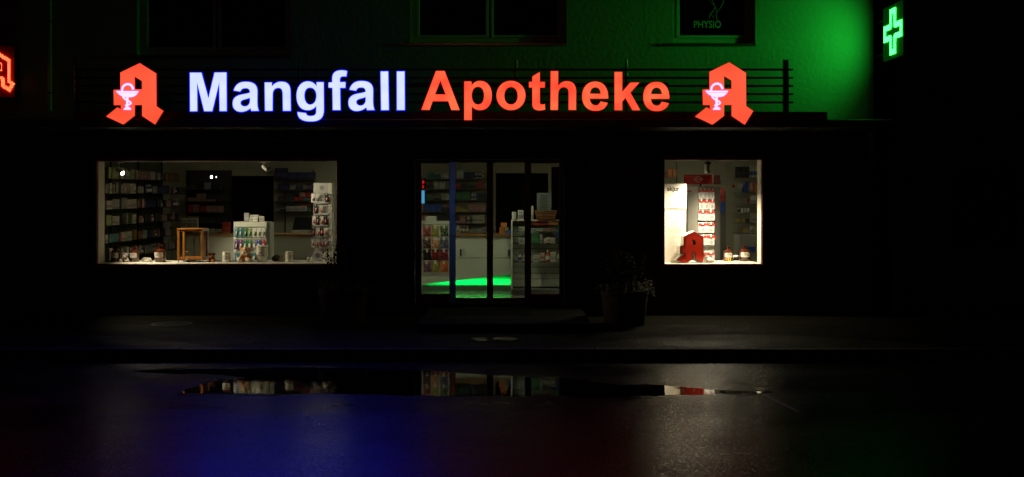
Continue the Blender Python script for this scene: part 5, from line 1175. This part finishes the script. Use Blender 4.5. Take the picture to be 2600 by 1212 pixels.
# ================================================================== planters
def planter(px0, px1, ptop, pbot, y, seed, lab, fl, fr):
    rr = random.Random(seed); k = (D+y)/D/S; cx_ = ax((px0+px1)/2, y); r = (px1-px0)/2*k; zt_ = az(ptop, y)
    t = thing('plant_pot', (cx_, y, ZP), lab, 'plant pot', 'plant pots beside the door')
    obj('pot', MB().lathe([(r*.80, 0), (r*.82, .01), (r*.97, zt_-ZP-.05), (r*1.0, zt_-ZP-.05), (r*1.0, zt_-ZP), (r*.92, zt_-ZP), (r*.90, zt_-ZP-.06)], (cx_, y, ZP), 32), mat('pot_clay', (.09, .055, .035), .7, var=.3, vs_=14, bump=.006, bs=22), t, smooth=True)
    obj('soil', MB().lathe([(r*.90, zt_-ZP-.055), (.0001, zt_-ZP-.04)], (cx_, y, ZP), 20), mat('soil', (.02, .014, .01), .95, bump=.01, bs=40), t)
    def leaf_(mb, p, d, L, W, mi=0):
        d = d.normalized(); s_ = d.cross(Vector((rr.uniform(-.4, .4), rr.uniform(-.4, .4), 1))).normalized(); u = d.cross(s_)
        a = p; b = p+d*L*.45+s_*W/2+u*W*.12; c = p+d*L-u*L*.12; e = p+d*L*.45-s_*W/2+u*W*.12; m_ = p+d*L*.5
        mb._a([a, b, c, e, m_], [(0, 1, 4), (1, 2, 4), (2, 3, 4), (3, 0, 4)], mi)
    shr = thing('laurel_bush', (cx_, y, zt_), 'dark leafy bush in the pot '+fl, 'bush', 'bushes in the pots beside the door')
    st = MB(); lf = MB(); H = az(612, y)-zt_
    for i in range(30):
        a = rr.uniform(0, 2*PI); sp_ = rr.uniform(.05, 1.0); top_ = Vector((cx_+math.cos(a)*r*1.0*sp_, y+math.sin(a)*r*1.0*sp_, zt_+H*rr.uniform(.45, 1.0)*(1-.25*sp_)))
        b0 = Vector((cx_+math.cos(a)*r*.25, y+math.sin(a)*r*.25, zt_-.05)); md = b0.lerp(top_, .5)+Vector((rr.uniform(-.05, .05), rr.uniform(-.05, .05), .03))
        st.tube([b0, md, top_], [.007, .005, .002], 5)
        for j in range(34):
            q = rr.uniform(.25, 1.03); p = (b0.lerp(md, q*2) if q < .5 else md.lerp(top_, q*2-1)); p = p+Vector((rr.gauss(0, .02), rr.gauss(0, .02), rr.gauss(0, .02)))
            leaf_(lf, p, Vector((rr.gauss(0, 1), rr.gauss(0, 1), rr.uniform(-.2, 1.))), rr.uniform(.045, .085), rr.uniform(.018, .030))
    obj('stems', st, mat('bark', (.06, .04, .025), .8), shr); tag(obj('leaves', lf, mat('laurel_leaf', (.006, .013, .005), .8, spec=.08, var=.5, vs_=6), shr), kind='stuff')
    tr = thing('trailing_plant', (cx_, y, zt_), 'yellow green trailing plant over the rim of the pot '+fl, 'plant', 'trailing plants in the pots beside the door')
    st = MB(); lf = MB()
    for i in range(44):
        a = rr.uniform(0, 2*PI); R0 = r*rr.uniform(.5, .95); R1 = r*rr.uniform(1.02, 1.28); dr_ = Vector((math.cos(a), math.sin(a), 0)); c0 = Vector((cx_, y, 0))
        P_ = [c0+dr_*R0+Vector((0, 0, zt_-.04)), c0+dr_*((R0+R1)/2)+Vector((0, 0, zt_+rr.uniform(.05, .16))), c0+dr_*R1+Vector((0, 0, zt_-rr.uniform(-.03, .09)))]
        st.tube(P_, .0025, 4)
        for j in range(22):
            q = rr.uniform(.1, 1.05); p = P_[0].lerp(P_[1], q*2) if q < .5 else P_[1].lerp(P_[2], q*2-1)
            leaf_(lf, p+Vector((rr.gauss(0, .012), rr.gauss(0, .012), rr.gauss(0, .012))), Vector((rr.gauss(0, 1), rr.gauss(0, 1), rr.uniform(-.8, .5))), rr.uniform(.025, .05), rr.uniform(.012, .02))
    obj('runners', st, mat('bark', (.06, .04, .025)), tr); tag(obj('leaves', lf, mat('trailing_leaf', (.05, .07, .014), .6, spec=.2, var=.4, vs_=8), tr), kind='stuff')
planter(808, 935, 734, 818, -1.1, 3, 'clay plant pot left of the door, partly before the wide window', 'left of the door', '')
planter(1524, 1647, 736, 819, -1.15, 5, 'clay plant pot right of the door, below the shop board', 'right of the door', '')

# street lamp on the far pavement behind the viewer: an orange glint on sills and wet ground
def street_lamp(x, y, lab):
    t = thing('street_lamp', (x, y, 0), lab, 'street lamp')
    obj('lamp_post', MB().lathe([(.09, 0), (.08, .5), (.05, 7.95)], (x, y, 0), 14), M_metal, t)
    obj('lamp_hood', MB().lathe([(.05, 7.95), (.22, 8.07), (.24, 8.17), (.05, 8.3)], (x, y, 0), 16), M_metal, t)
    obj('lamp_bulb', MB().ball((x, y, 7.99), (.10, .10, .09), 12), mat('sodium_bulb_lit', (0, 0, 0), .5, var=0, emit=(420, 130, 30)), t)
street_lamp(-1.52, -26, 'street lamp with an orange bulb across the street')

# unseen blue panel added across the street to lay a gleam on the door post
t = thing('gleam_panel', (-3.03, -37, 1.), 'slim pale blue glowing panel added across the street for the door post gleam', 'sign')
obj('gleam_panel_case', MB().bbox(-3.17, -2.89, -37.2, -37.0, .95, 2.35, .02), M_black, t)
obj('gleam_panel_face', MB().box(-3.15, -2.91, -36.998, -36.99, 1.0, 2.3), mat('gleam_blue_lit', (0, 0, 0), .5, var=0, emit=(1.6, 3.8, 9.5)), t)

# things that still share a label: tell them apart by their place in their row
byl = {}
for o in COL.objects:
    if o.parent is None and o.get('label'): byl.setdefault(o['label'], []).append(o)
for lb, os_ in byl.items():
    if len(os_) > 1:
        os_.sort(key=lambda o: (round(o.location.x, 2), o.location.y, o.location.z))
        for i, o in enumerate(os_): o['label'] = NTH[i]+' '+lb if len(os_) > 2 else ('left ' if i == 0 else 'right ')+lb
